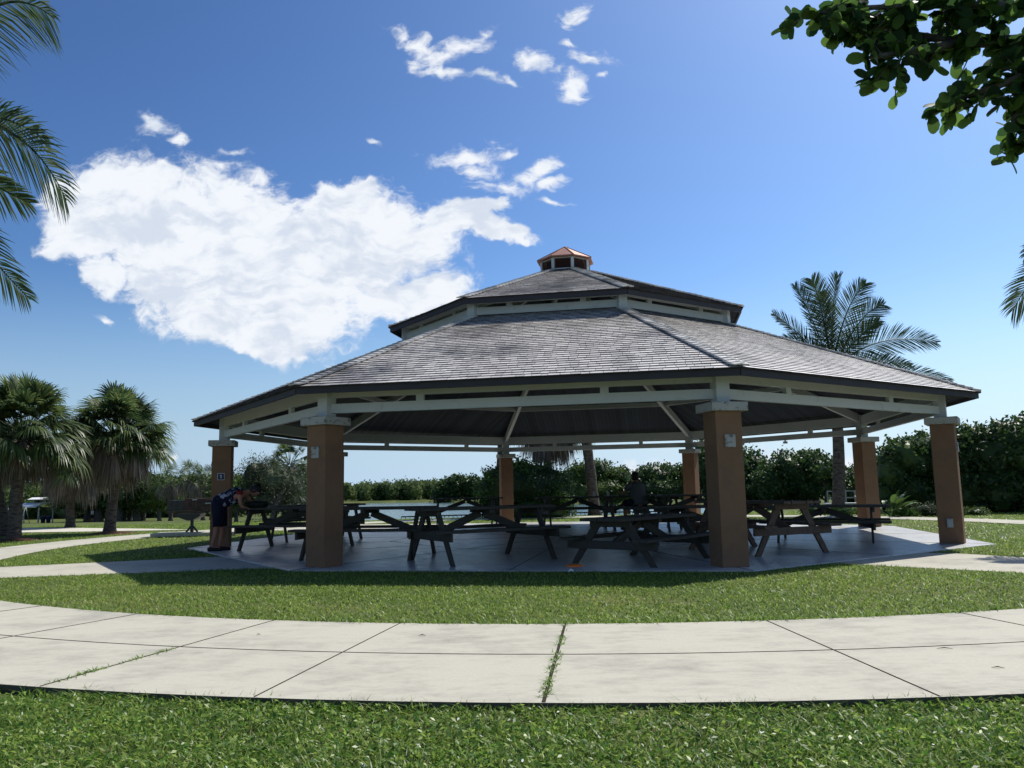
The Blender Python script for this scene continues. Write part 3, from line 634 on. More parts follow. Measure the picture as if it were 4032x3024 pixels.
# two far walkers between the trunks on the left
for px, py, Y, rz, lab, mtop in ((290, 2052, 36.5, 2.8, 'far person in dark red top by the leftmost thin trunk', m_red), (362, 2050, 36.5, .4, 'far person in a pale top between the left trunks', m_paper)):
    g = A(px, 2053, 99); g.z = hgt(np.array([[g.x, g.y]]))[0]; root = empty('person', g, rz, label=lab, cat='person', group='far people among the left trunks')
    J = dict(pelvis=(0, 0, .9), waist=(0, 0, 1.02), chest=(0, 0, 1.28), neck=(0, 0, 1.45), headb=(.01, 0, 1.5), head=(.015, 0, 1.58),
             hipL=(0, .09, .87), kneeL=(.10, .10, .49), calfL=(.08, .10, .35), ankL=(.05, .10, .08), toeL=(.2, .1, .035),
             hipR=(0, -.09, .87), kneeR=(-.02, -.10, .48), calfR=(-.08, -.10, .35), ankR=(-.16, -.10, .09), toeR=(0, -.1, .035),
             shL=(0, .19, 1.38), elbL=(-.05, .24, 1.12), wrL=(.05, .25, .9), shR=(0, -.19, 1.38), elbR=(-.02, -.24, 1.12), wrR=(.12, -.25, .92))
    person(J, root, m_skin, (1, 0, 0), (0, 0, 1), None)
    sleeve([(0, 0, .92), (0, 0, 1.1), (0, 0, 1.3), (0, 0, 1.43)], [.145, .135, .17, .09], 'shirt', mtop, root)
    for sy in (-1, 1): sleeve([(0, sy * .06, .94), (.01, sy * .09, .8), (.04 + .03 * sy, sy * .10, .5)], [.11, .11, .08], 'shorts_leg', m_short, root)

# ------------------------------------------------------------------ park grill on its concrete pad
g = G(755, 2108)
gr = empty('park_grill', (g.x, g.y, 0), radians(8), label='big rusty steel park grill on a pedestal left of the pavilion', cat='grill')
sc = g.y / FPX
def gx(px): return (px - 755) * sc
def gz(py): return (2108 - py) * sc + .05
q = MB(); q.bar((0, 0, .09), (0, 0, gz(2050)), .075, .075, up=(0, 1, 0)); q.build('pedestal', m_black, gr)
q = MB(); n = 0
P = [(gx(692), -.3, gz(2032)), (gx(795), -.3, gz(2032)), (gx(792), -.3, gz(2042)), (gx(766), -.3, gz(2056)), (gx(744), -.3, gz(2056)), (gx(694), -.3, gz(2037))]
q.add(P + [(x, .3, z) for x, _, z in P], [tuple(range(6)), tuple(range(6, 12))[::-1]] + [(i, (i + 1) % 6 + 0, (i + 1) % 6 + 6, i + 6)[::-1] for i in range(6)]); q.build('gusset', m_black, gr)
q = MB(); zz = gz(2020); w0, w1 = gx(668), gx(850)
q.box(((w0 + w1) / 2, 0, gz(2024)), (w1 - w0, .62, .05)); q.build('tray', m_rust, gr, bevel=.004)
q = MB(); h_ = gz(1976) - gz(2020); q.box((gx(701), 0, gz(1998)), (gx(733) - gx(670), .5, h_ * .85)); q.build('firebox', m_black, gr, bevel=.006)
q = MB(); q.box((gx(785), 0, gz(1995)), (gx(838) - gx(735), .56, h_)); q.build('hood', m_rust, gr, bevel=.01)
for px in (683, 701, 751, 768, 808, 820):
    q = MB(); q.bar((gx(px), -.30, gz(1984)), (gx(px), -.30, gz(2004)), .014, .014, up=(0, 1, 0)); q.bar((gx(px), -.25, gz(1984)), (gx(px), -.30, gz(1984)), .014, .014); q.build('bracket', m_black, gr)
for px in (745, 812): q = MB(); q.bar((gx(px + 14), -.31, gz(1996)), (gx(px - 8), -.36, gz(2019)), .012, .012, up=(0, 1, 0)); q.build('prop_rod', m_black, gr)
q = MB(); q.bar((gx(763), -.3, gz(1978)), (gx(780), -.3, gz(1978)), .03, .014, up=(0, 1, 0)); q.bar((gx(812), -.32, gz(1993)), (gx(838), -.32, gz(1992)), .03, .014, up=(0, 1, 0)); q.build('handle', m_grey, gr)
for sx in (-1, 1): q = MB(); q.bar((0, 0, .28), (sx * .15, 0, .09), .05, .02, up=(0, 1, 0)); q.build('foot_brace', m_black, gr)
q = MB(); q.box((0, 0, .045), (2.2, .9, .09)); pad = q.build('grill_pad', m_walk, bevel=.01); pad.location = (g.x + .15, g.y, 0); pad.rotation_euler.z = radians(8)
tag(pad, 'low rectangular concrete pad under the park grill', 'concrete pad')

# ------------------------------------------------------------------ playground shelter, swing, bins, fences
g = A(150, 2058, 100); g.z = hgt(np.array([[g.x, g.y]]))[0]
sh = empty('picnic_shelter', g, radians(-20), label='small far shelter with a two level metal roof left of the left palms', cat='shelter')
for x_, y_ in ((-1.2, -1), (1.2, -1), (-1.2, 1), (1.2, 1)): q = MB(); q.box((x_, y_, .75), (.12, .12, 1.5)); q.build('post', m_grey, sh)
m_roofm = mat('sheet_metal', (.42, .47, .50), .35, .5, metal=.6)
for sy in (-1, 1):
    q = MB(); q.bar((0, sy * .55, 1.78), (0, sy * 1.9, 1.42), 3.4, .05); q.build('roof_panel', m_roofm, sh)
    q = MB(); q.bar((0, sy * .02, 2.25), (0, sy * .7, 2.08), 2.4, .05); q.build('top_roof_panel', m_paper, sh)
for sx in (-1, 1): q = MB(); q.box((sx * 1.0, 0, 1.9), (.1, .1, .5)); q.build('ridge_post', m_grey, sh)
sh.scale = (1, 1, 1.4)
g = A(64, 2056, 98); g.z = hgt(np.array([[g.x, g.y]]))[0]
sw = empty('swing_set', g, radians(-30), label='grey metal swing frame far left behind the palm trunks', cat='swing set')
q = MB(); q.tube([(-1.9, 0, 1.55), (1.9, 0, 1.55)], .04, 8); q.build('top_bar', m_grey, sw)
for sx in (-1, 1):
    for sy in (-1, 1): q = MB(); q.tube([(sx * 1.9, sy * .55, 0), (sx * 1.82, 0, 1.55)], .035, 8); q.build('leg', m_grey, sw)
for sx in (-.9, .9):
    q = MB(); q.tube([(sx - .2, 0, 1.5), (sx - .2, 0, .45)], .008, 5); q.tube([(sx + .2, 0, 1.5), (sx + .2, 0, .45)], .008, 5); c_ = q.build('chains', m_black, sw); q = MB(); q.box((sx, 0, .44), (.45, .18, .03)); q.build('seat', m_black, sw)
sw.scale = (1, 1, 1.32)
for px, lab in ((169, 'left one of two dark blue far bins'), (190, 'right one of two dark blue far bins')):
    g = A(px, 2057, 98); g.z = hgt(np.array([[g.x, g.y]]))[0]; bn = empty('litter_bin', g, label=lab, cat='bin', group='dark blue bins by the far shelter')
    q = MB(); q.lathe([(0, 0), (.22, 0), (.26, .62), (.28, .64), (.28, .68), (0, .68)], n=20); q.build('bin_body', m_blue, bn)
    q = MB(); q.lathe([(.285, .68), (.285, .72), (.20, .80), (0, .83)], n=20); q.build('bin_lid', m_black, bn); bn.scale = (1, 1, 1.15)
def rail_fence(name, pts, h, zb, step, lab, mt, pk=.02, rails=(1.0,)):
    f = empty(name, label=lab, cat='fence'); q = MB(); r_ = MB()
    for a_, b_ in zip(pts, pts[1:]):
        a_, b_ = Vector((*a_, zb)), Vector((*b_, zb)); d = b_ - a_; n = max(1, int(d.length / step))
        for i in range(n): p_ = a_ + d * (i / n); q.box((p_.x, p_.y, zb + h / 2), (pk, pk, h))
        for rr in rails: r_.bar(a_ + Vector((0, 0, h * rr)), b_ + Vector((0, 0, h * rr)), .04, .05)
    tag(q.build('pickets', mt, f), kind='stuff'); r_.build('rails', mt, f)
rail_fence('railing', [(-4.5, 32.1), (-2, 33.0), (1.5, 33.45), (5, 33.0), (7.0, 32.6)], .5, -.42, .17, 'low black railing along the bank of the lake', m_black, rails=(1.0, .12))
rail_fence('fence', [(12.5, 92), (19, 82), (30, 74)], 1.1, -.4, 1.6, 'far black rail fence on the field beyond the lake', m_black, pk=.12, rails=(1.0, .5))
rail_fence('fence', [(14.2, 36.5), (17.5, 35.5)], .75, -.02, .35, 'grey rail fence behind the right back column', m_grey, pk=.05, rails=(1.0, .6, .2))
pk_ = G(3370, 1985); b = MB(); b.box((0, 0, .22), (2.2, .35, .06)); b.box((-.9, 0, .10), (.1, .3, .2)); b.box((.9, 0, .10), (.1, .3, .2)); o = b.build('park_bench', m_paper, bevel=.01); o.location = (14.4, 34.5, 0)
tag(o, 'white backless bench behind the right back column', 'bench')

# ------------------------------------------------------------------ vegetation
def leafmat(name, c1, c2, trans=.35, rough=.5, spec=.25, lo=.4, hi=.6, var=.0, vs=1.0):
    if name in MATS: return MATS[name]
    mt = mat(name, c1, rough, spec, island=.35, trans=trans, var=var, vscale=vs); t = mt.node_tree
    p = next(n for n in t.nodes if n.type == 'BSDF_PRINCIPLED'); g = t.nodes.new('ShaderNodeNewGeometry')
    x = next(n for n in t.nodes if n.type == 'RGB'); dst = x.outputs[0].links[0].to_socket
    mr = t.nodes.new('ShaderNodeMapRange'); t.links.new(m('FRACT', m('MULTIPLY', g.outputs['Random Per Island'], 7.31, tree=t), tree=t), mr.inputs[0]); mr.inputs[1].default_value = lo; mr.inputs[2].default_value = hi
    mx_ = t.nodes.new('ShaderNodeMix'); mx_.data_type = 'RGBA'; t.links.new(mr.outputs[0], mx_.inputs[0]); mx_.inputs[6].default_value = (*c1, 1); mx_.inputs[7].default_value = (*c2, 1)
    t.links.new(mx_.outputs[2], dst); return mt
l_dark = leafmat('dark_broadleaf', (.03, .068, .02), (.075, .125, .035), .35, .45, .3)
l_mid = leafmat('mid_broadleaf', (.045, .09, .022), (.11, .16, .04), .4)
l_olive = leafmat('olive_leaf', (.045, .065, .032), (.11, .135, .07), .3, .5)
l_bright = leafmat('bright_leaf', (.05, .12, .02), (.13, .22, .04), .45)
l_far = leafmat('far_leaf', (.09, .14, .05), (.17, .22, .08), .35, .7, .1)
l_palm = leafmat('fan_palm_leaf', (.048, .085, .032), (.135, .18, .06), .45, .42, .4)
l_dead = leafmat('dead_palm_leaf', (.14, .12, .10), (.27, .235, .20), .25, .8, .1)
l_coco = leafmat('coconut_leaf', (.035, .07, .03), (.10, .13, .05), .35, .45, .35)
l_near = leafmat('round_leaf', (.03, .068, .022), (.10, .18, .035), .62, .5, .2)

def frames(n, rng, up=.5):
    nn = rng.normal(size=(n, 3)); nn[:, 2] += up; nn /= np.linalg.norm(nn, axis=1)[:, None]
    t_ = rng.normal(size=(n, 3)); t_ -= nn * (t_ * nn).sum(1)[:, None]; t_ /= np.linalg.norm(t_, axis=1)[:, None]
    return nn, t_, np.cross(nn, t_)
def leaves(C, size, asp, rng, up=.5):
    n = len(C); nn, t_, b_ = frames(n, rng, up); s = (size * rng.uniform(.6, 1.3, n))[:, None]
    V = np.stack([C - t_ * s * .5, C + b_ * s * asp * .5 + nn * s * .06, C + t_ * s * .5, C - b_ * s * asp * .5 + nn * s * .06], 1).reshape(-1, 3)
    return V, np.arange(4 * n).reshape(n, 4)
def join(parts):
    V = []; F = []; o = 0
    for v, f in parts: V.append(v); F.append(f + o); o += len(v)
    return np.concatenate(V), np.concatenate(F)
def blobcore(c, r, rng, k=.72):
    nu, nv = 14, 8; V = []
    for j in range(nv + 1):
        for i in range(nu):
            th = pi * j / nv; ph = 2 * pi * i / nu; q = k * (1 + .14 * sin(3 * ph + c[0]) * sin(2 * th))
            V.append((c[0] + r[0] * q * sin(th) * cos(ph), c[1] + r[1] * q * sin(th) * sin(ph), c[2] + r[2] * q * cos(th)))
    F = [(j * nu + i, (j + 1) * nu + i, (j + 1) * nu + (i + 1) % nu, j * nu + (i + 1) % nu) for j in range(nv) for i in range(nu)]
    return np.array(V), np.array(F)
def crown(lobes, n, size, asp, rng, spread=.16, core=.72, per=14, rough=.18):
    vol = np.array([(r[0] * r[1] * r[2]) ** (2 / 3) for c, r in lobes]); vol /= vol.sum(); parts = []
    for (c, r), w in zip(lobes, vol):
        nc = max(3, int(n * w / per)); d = rng.normal(size=(nc, 3)); d /= np.linalg.norm(d, axis=1)[:, None]
        rad = (1 + rough * rng.normal(size=nc)) * rng.uniform(.72, 1.04, nc) ** .6
        cc = np.array(c) + d * np.array(r) * rad[:, None]; k = per; rm = min(r)
        P = np.repeat(cc, k, 0) + rng.normal(size=(nc * k, 3)) * max(spread * rm, size * .8) * np.array([1, 1, .7])
        parts.append(leaves(P, size, asp, rng))
        if core: parts.append(blobcore(c, r, rng, core))
    return join(parts)
def lobe(px, py, Y, rx, ry, ryd=None): q = A(px, py, Y); s = Y / FPX; return ((q.x, q.y, q.z), (rx * s, (ryd or rx) * s, ry * s))
def tree(name, label, cat, lobes, n, size, asp, lm, trunks=(), seed=1, group=None, spread=.16, core=.72, per=14, rough=.18, tr=.12, zg=None, bk=None):
    rng = np.random.default_rng(seed); c0 = lobes[0][0]; root = empty(name, (0, 0, 0), label=label, cat=cat, group=group)
    V, F = crown(lobes, n, size, asp, rng, spread, core, per, rough); V[:, 2] = np.maximum(V[:, 2], hgt(V[:, :2]) + .01)
    arr_mesh('crown', V, F, lm, root)
    for (px, py, Y, r_, lean) in trunks:
        g_ = G(px, py) if Y is None else A(px, py, Y); z0 = hgt(np.array([[g_.x, g_.y]]))[0] if zg is None else zg
        top = min(lobes, key=lambda L_: (L_[0][0] - g_.x - lean) ** 2 + .3 * (L_[0][1] - g_.y) ** 2)[0]; b = MB()
        mid = Vector((g_.x + lean * .4, g_.y, z0 + (top[2] - z0) * .5)); tp = Vector((g_.x + lean, g_.y + (top[1] - g_.y) * .5, top[2]))
        b.tube([(g_.x, g_.y, z0 - .1), (g_.x, g_.y, z0 + .15), mid, tp], [r_ * 1.5, r_ * 1.1, r_ * .85, r_ * .5], 9)
        for sx in (-1, 1, .4): b.tube([mid, mid.lerp(tp, .6) + Vector((sx * .35 * abs(top[2] - z0) * .5, .1 * sx, .05)), tp + Vector((sx * .5 * abs(top[2] - z0) * .6, -.15 * sx, .1))], [r_ * .6, r_ * .35, r_ * .15], 7)
        b.build('trunk', bk or m_bark, root)
    return root

# --- fan palms
def fan(hub, d, size, droop, rng, nseg=22, spreadang=2.6, stalk=None):
    d = np.array(d) / np.linalg.norm(d); side = np.cross(d, [0, 0, 1]); side /= np.linalg.norm(side) + 1e-9; upn = np.cross(side, d)
    roll = rng.uniform(-.5, .5); side, upn = side * cos(roll) + upn * sin(roll), upn * cos(roll) - side * sin(roll)
    V = []; F = []
    for i in range(nseg):
        a = (i / (nseg - 1) - .5) * spreadang; L_ = size * (1 - .28 * abs(a) / (spreadang / 2)) * rng.uniform(.85, 1.08)
        dd = d * cos(a) + side * sin(a) + upn * .18 * cos(2 * a); wv_ = -d * sin(a) + side * cos(a); P = []
        for j, t_ in enumerate((0.05, .45, .78, 1.0)):
            dr = droop * t_ ** 2.4 * L_ * rng.uniform(.8, 1.2); w_ = L_ * (.012, .036, .024, .003)[j]
            c_ = hub + dd * L_ * t_ * (1 - .18 * droop * t_) + np.array([0, 0, -dr]); P += [c_ - wv_ * w_ + upn * w_ * .3, c_ + wv_ * w_ + upn * w_ * .3]
        b = len(V); V += P; F += [(b + 2 * j, b + 2 * j + 1, b + 2 * j + 3, b + 2 * j + 2) for j in range(3)]
    return np.array(V), np.array(F)
def petiole(a, b, w=.014):
    a, b = np.array(a), np.array(b); d = b - a; s_ = np.cross(d, [0, 0, 1.0]); s_ /= np.linalg.norm(s_) + 1e-9; u_ = np.cross(s_, d); u_ /= np.linalg.norm(u_) + 1e-9
    V = []
    for q, ww in ((a, w), (b, w * .6)): V += [q + s_ * ww, q + u_ * ww, q - s_ * ww, q - u_ * ww]
    return np.array(V), np.array([(i, (i + 1) % 4, 4 + (i + 1) % 4, 4 + i) for i in range(4)])
def sabal(label, base, top, rt_, R, nfan, ndead, seed, size=.8, stalk=.7, group=None, rt2=None, skirt=1.0, nseg=22):
    """base and top are world points of the trunk; R crown radius"""
    rng = np.random.default_rng(seed); root = empty('sabal_palm', tuple(base), label=label, cat='palm tree', group=group); b0 = Vector(base); tp = Vector(top) - b0
    b = MB(); pts = [Vector((0, 0, -.1))]; rads = [rt_ * 1.35]; nn_ = 14
    for i in range(nn_ + 1): f = i / nn_; q = tp * f; q.x += .06 * sin(3 * f + seed); pts.append(q); rads.append(rt_ * (1.12 - .22 * f) * (1.25 if i == 0 else 1) * rng.uniform(.96, 1.05))
    b.tube(pts, rads, 14); b.build('trunk', m_trunk, root)
    if nfan:
        P = []
        for i in range(nfan):
            el = math.asin(rng.uniform(-.35, 1)); a = rng.uniform(0, 2 * pi); d = np.array([cos(el) * cos(a), cos(el) * sin(a), sin(el)])
            st = R * stalk * rng.uniform(.55, 1.0); h_ = np.array(tp) + np.array([0, 0, .15]) + d * st; h_[2] -= .12 * st * (1 - sin(el))
            P.append(petiole(np.array(tp) + d * .1, h_)); P.append(fan(h_, d * np.array([1, 1, .75]), R * (1 - stalk * .72) * size / .8 * rng.uniform(.85, 1.15), .25 + .35 * (1 - sin(el)), rng, nseg))
        V, F = join(P); arr_mesh('fronds', V, F, l_palm, root, smooth=True)
    if ndead:
        P = []
        for i in range(ndead):
            a = rng.uniform(0, 2 * pi); el = rng.uniform(-1.25, -.35); d = np.array([cos(el) * cos(a), cos(el) * sin(a), sin(el)]); st = R * .62 * rng.uniform(.35, 1)
            h_ = np.array(tp) + d * st * np.array([1, 1, .6]) + np.array([0, 0, .02]); P.append(petiole(np.array(tp) + d * .1, h_, .018)); P.append(fan(h_, d + np.array([0, 0, -.7]), R * .42 * skirt * rng.uniform(.6, 1.2), .9, rng, nseg, 2.2))
        V, F = join(P); arr_mesh('dead_fronds', V, F, l_dead, root, smooth=True)
    return root
def at_g(px, py): g_ = G(px, py); return (g_.x, g_.y, 0)
g1 = at_g(55, 2125); sabal('left sabal palm with the thickest trunk, nearest the path', g1, (A(95, 1725, g1[1])), .155, 1.66, 130, 60, 3, skirt=.8, nseg=26)
g2 = at_g(438, 2098); sabal('sabal palm with a full crown and long grey dead skirt, left of the pavilion', g2, (A(460, 1735, g2[1])), .15, 1.72, 130, 100, 5, skirt=.95, nseg=26)
g3 = at_g(14, 2112); sabal('leaning sabal palm cut by the left edge of the photo', g3, (A(-30, 1790, g3[1])), .16, 1.5, 90, 30, 8, skirt=.8)
g4 = (A(275, 2060, 30.0)); sabal('dark sabal palm behind and between the two big left palms', (g4.x, 30.0, 0), (A(290, 1820, 30.0)), .14, 1.75, 60, 90, 9, skirt=1.0)
sabal('small far sabal palm above the olive tree in the gap of the left columns', (A(1140, 1990, 40).x, 40, 0), (A(1140, 1835, 40)), .14, 1.25, 45, 22, 11)
sabal('sabal palm trunk right behind the back centre column', (A(1955, 2040, 32.8).x, 32.8, 0), (A(1972, 1560, 32.8)), .115, 1.5, 40, 10, 12, nseg=14)
sabal('sabal palm with a leaning grey trunk right of the dark bush', (A(2340, 2040, 32.2).x, 32.2, 0), (A(2288, 1600, 32.2)), .20, 1.6, 45, 20, 13, nseg=14)
sabal('sabal palm with a shaggy dead skirt above the dark bush', (A(2160, 2040, 33.5).x, 33.5, 0), (A(2155, 1660, 33.5)), .17, 1.9, 60, 110, 14, skirt=1.15)

# --- feather palms
def frond(p0, d0, L_, sag, rng, nl=46, ll=.62, droop=.35, roll=0.0, tatter=.0, wid=.02, bez=None):
    """rachis leaves p0 along d0 and sags; leaflets on both sides"""
    d0 = np.array(d0, float); d0 /= np.linalg.norm(d0); p = np.array(p0, float); n = 22; pts = [p.copy()]; d = d0.copy(); st = L_ / n
    for i in range(n): d = d + np.array([0, 0, -sag / n * (1 + 1.2 * i / n)]); d /= np.linalg.norm(d); p = p + d * st; pts.append(p.copy())
    pts = np.array(pts)
    if bez is not None: a_, b_, c_ = [np.array(q) for q in bez]; tt = np.linspace(0, 1, n + 1)[:, None]; pts = a_ * (1 - tt) ** 2 + b_ * 2 * tt * (1 - tt) + c_ * tt ** 2
    V = []; F = []
    tng = np.gradient(pts, axis=0); tng /= np.linalg.norm(tng, axis=1)[:, None]
    side = np.cross(tng, [0, 0, 1.0]); side /= np.linalg.norm(side, axis=1)[:, None] + 1e-9; upn = np.cross(side, tng); side, upn = side * cos(roll) + upn * sin(roll), upn * cos(roll) - side * sin(roll)
    for i in range(n):
        b = len(V); w0, w1 = .03 * (1 - i / n) + .006, .03 * (1 - (i + 1) / n) + .006
        V += [pts[i] - side[i] * w0, pts[i] + side[i] * w0, pts[i + 1] + side[i + 1] * w1, pts[i + 1] - side[i + 1] * w1, pts[i] - upn[i] * w0, pts[i + 1] - upn[i + 1] * w1]
        F += [(b, b + 1, b + 2, b + 3), (b, b + 3, b + 5, b + 4), (b + 1, b + 4, b + 5, b + 2)]
    for k in range(nl):
        f = .13 + .87 * k / nl; x = f * n; i = min(int(x), n - 1); fr = x - i; c = pts[i] * (1 - fr) + pts[i + 1] * fr; t_, s_, u_ = tng[i], side[i], upn[i]
        ln = ll * (sin(pi * min(1, f * .93 + .07)) ** .55 + .12) * rng.uniform(.85, 1.1)
        for sg in (-1, 1):
            if rng.random() < tatter: continue
            ang = 1.15 - .62 * f + rng.uniform(-.09, .09); dd = t_ * cos(ang) + s_ * sg * sin(ang) + u_ * (sin(ang) * .25 + rng.uniform(-.08, .08)); dd /= np.linalg.norm(dd)
            wv_ = np.cross(dd, u_); wv_ /= np.linalg.norm(wv_) + 1e-9; b = len(V)
            for j, tt in enumerate((0, .4, .75, 1)):
                q = c + dd * ln * tt + np.array([0, 0, -droop * ln * tt ** 2 * rng.uniform(.85, 1.15)]); w_ = wid * (.5, 1, .75, .1)[j]; V += [q - wv_ * w_, q + wv_ * w_]
            F += [(b + 2 * j, b + 2 * j + 1, b + 2 * j + 3, b + 2 * j + 2) for j in range(3)]
    return np.array(V), np.array(F)
def feather_palm(label, base, top, rt_, fronds, seed, beziers=(), nl=50, wid=.02):
    rng = np.random.default_rng(seed); root = empty('coconut_palm', tuple(base), label=label, cat='palm tree'); b0 = Vector(base); tp = Vector(top) - b0
    b = MB(); pts = [Vector((0, 0, -.1))] + [tp * (i / 10) + Vector((.12 * sin(i / 10 * pi), 0, 0)) for i in range(11)]
    b.tube(pts, [rt_ * 1.6, rt_ * 1.3] + [rt_ * (1.05 - .3 * i / 10) for i in range(10)], 12); b.build('trunk', m_trunk, root)
    for (d, L_, sag, ll, droop, roll, tat) in fronds:
        V, F = frond(np.array(tp), d, L_, sag, rng, nl, ll, droop, roll, tat, wid); arr_mesh('frond', V, F, l_coco, root, smooth=True)
    for (pq, ll, droop, roll, tat) in beziers:
        V, F = frond((0, 0, 0), (1, 0, 0), 1, 1, rng, nl, ll, droop, roll, tat, wid, [q - b0 for q in pq]); arr_mesh('frond', V, F, l_coco, root, smooth=True)
    return root
# palm behind the right of the roof
Yc = 27.4; gt = A(3275, 1462, Yc)
fr = [((-1, .3, .1), 2.4, 1.0, .7, .15, 0, .04), ((-.6, .8, .2), 2.6, 1.1, .7, .15, 0, .04), ((.3, 1, .2), 2.6, 1.1, .7, .15, 0, .04), ((-.2, -1, .5), 2.2, 1.2, .7, .15, 0, .04), ((.3, -.9, .5), 2.2, 1.1, .7, .15, 0, .04), ((.9, .5, 0), 2.6, .8, .7, .15, 0, .04)]
bz = [([gt, A(a_, b_, Yc + .25 * (i % 3 - 1)), A(c_, d_, Yc + .5 * (i % 3 - 1))], ll_, .12, rl, .05) for i, (a_, b_, c_, d_, ll_, rl) in enumerate((
    (3150, 1300, 3045, 1235, .60, 1.2), (3190, 1210, 3130, 1125, .70, 1.0), (3235, 1170, 3195, 1100, .78, 1.3), (3270, 1180, 3300, 1085, .75, -1.2), (3320, 1190, 3410, 1115, .75, -1.1),
    (3390, 1210, 3480, 1200, .70, -1.2), (3380, 1310, 3460, 1265, .62, -1.0), (3440, 1290, 3690, 1350, .78, -1.25), (3430, 1400, 3590, 1440, .60, -1.1), (3500, 1430, 3750, 1500, .55, -1.1), (3190, 1340, 3090, 1340, .60, 1.1), (3250, 1260, 3235, 1150, .6, .6)))]
feather_palm('tall coconut palm rising behind the right side of the roof', (A(3300, 2035, Yc).x, Yc, 0), gt, .20, fr, 21, bz, nl=80, wid=.014)
# palm just outside the left edge: its fronds hang into the picture
Yl = 9.6; pt_ = A(-330, 470, Yl)
def dirto(px, py, Y=Yl): q = A(px, py, Y) - pt_; return (q.x, q.y, q.z)
fr = [(dirto(-700, 300), 1.9, 1.2, .6, .6, 0, .05), (dirto(-500, 100), 1.8, 1.0, .6, .6, 0, .05), (dirto(-600, 800), 1.9, 1.0, .6, .6, 0, .05), (dirto(-300, 400, 12), 1.9, 1.2, .6, .7, 0, .05), (dirto(-300, 400, 7.5), 1.9, 1.2, .6, .7, 0, .05)]
bz = [((pt_, A(-60, -170, 9.2), A(215, 75, 9.0)), .58, .6, .9, .05), ((pt_, A(90, 400, 9.3), A(262, 790, 9.1)), .60, .35, 1.15, .04), ((pt_, A(0, 400, 9.5), A(190, 560, 9.2)), .40, .25, .8, .25),
      ((pt_, A(-120, 700, 9.8), A(120, 800, 9.9)), .42, .25, 1.0, .04), ((pt_, A(-190, 880, 9.9), A(120, 1180, 10.0)), .48, .30, 1.1, .05)]
feather_palm('coconut palm at the left edge with fronds hanging into the sky', (pt_.x - .5, Yl, 0), pt_, .16, fr, 22, bz, nl=62, wid=.0115)
Yr = 14.0; pt_ = A(4330, 930, Yr)
fr = [(dirto(4600, 700, Yr), 1.9, 1.0, .6, .5, 0, .03), (dirto(4330, 600, Yr), 1.9, .8, .6, .5, 0, .03),
      (dirto(4700, 1100, Yr), 1.9, 1.0, .6, .5, 0, .03), (dirto(4330, 930, Yr + 3), 1.9, 1.0, .6, .6, 0, .03), (dirto(4330, 930, Yr - 3), 1.6, 1.0, .6, .6, 0, .03)]
bz = [((pt_, A(4140, 880, Yr), A(4035, 1010, Yr)), .40, .3, -1.1, .03), ((pt_, A(4090, 1010, Yr), A(3985, 1230, Yr)), .60, .3, -1.1, .03)]
feather_palm('coconut palm outside the right edge with drooping frond tips in view', (pt_.x + .6, Yr, 0), pt_, .16, fr, 23, bz, nl=50, wid=.014)

# --- round leaved branch, upper right
rng = np.random.default_rng(31)
root = empty('overhanging_tree', (4.6, 3.2, -.09), label='broadleaf tree whose leafy branch hangs into the top right corner', cat='tree'); b0 = np.array([4.6, 3.2, -.09])
def lp_(px, py, Y): q = A(px, py, Y); return np.array(q) - b0
b = MB(); fork = np.array([0, 0, 2.2]); b.tube([(0, 0, -.1), (0, 0, .1), (.05, .02, 1.2), fork], [.2, .15, .12, .10], 12); b.build('trunk', m_bark, root)
limbs = [[fork, lp_(4350, 120, 3.6), lp_(4032, 160, 3.75), lp_(3800, 170, 3.85), lp_(3560, 130, 3.95), lp_(3330, 60, 4.0)],
         [lp_(4350, 120, 3.6), lp_(4150, 250, 3.6), lp_(3950, 330, 3.7), lp_(3800, 380, 3.8), lp_(3740, 440, 3.85)],
         [lp_(3800, 170, 3.85), lp_(3650, 190, 3.8), lp_(3500, 215, 3.8), lp_(3400, 230, 3.8)],
         [lp_(4150, 250, 3.6), lp_(4050, 400, 3.65), lp_(3990, 470, 3.7), lp_(4040, 560, 3.75)],
         [lp_(4350, 120, 3.6), lp_(4100, 20, 3.7), lp_(3700, 20, 3.8), lp_(3400, 30, 3.9), lp_(3170, 60, 3.9)],
         [fork, lp_(4500, 300, 3.5), lp_(4300, 450, 3.5), lp_(4150, 560, 3.6)], [fork, (.8, .5, 3.0), (1.4, .8, 3.5)], [fork, (.3, -.9, 3.0), (.4, -1.5, 3.4)]]
V = []; F = []
b = MB()
def roundleaf(V, F, p, d, n_, L_):
    d = d / np.linalg.norm(d); n_ = n_ - d * (n_ @ d); n_ /= np.linalg.norm(n_) + 1e-9; s_ = np.cross(d, n_); k = len(V); prof = ((0, .03), (.2, .22), (.45, .33), (.7, .345), (.9, .24), (1.0, .06))
    for t_, w in prof: c = p + d * L_ * t_ - n_ * L_ * .12 * t_ * t_; V += [c - s_ * w * L_ + n_ * .05 * L_ * (w > .1), c, c + s_ * w * L_ + n_ * .05 * L_ * (w > .1)]
    for j in range(5):
        for h_ in (0, 1): F.append((k + 3 * j + h_, k + 3 * j + h_ + 1, k + 3 * j + h_ + 4, k + 3 * j + h_ + 3))
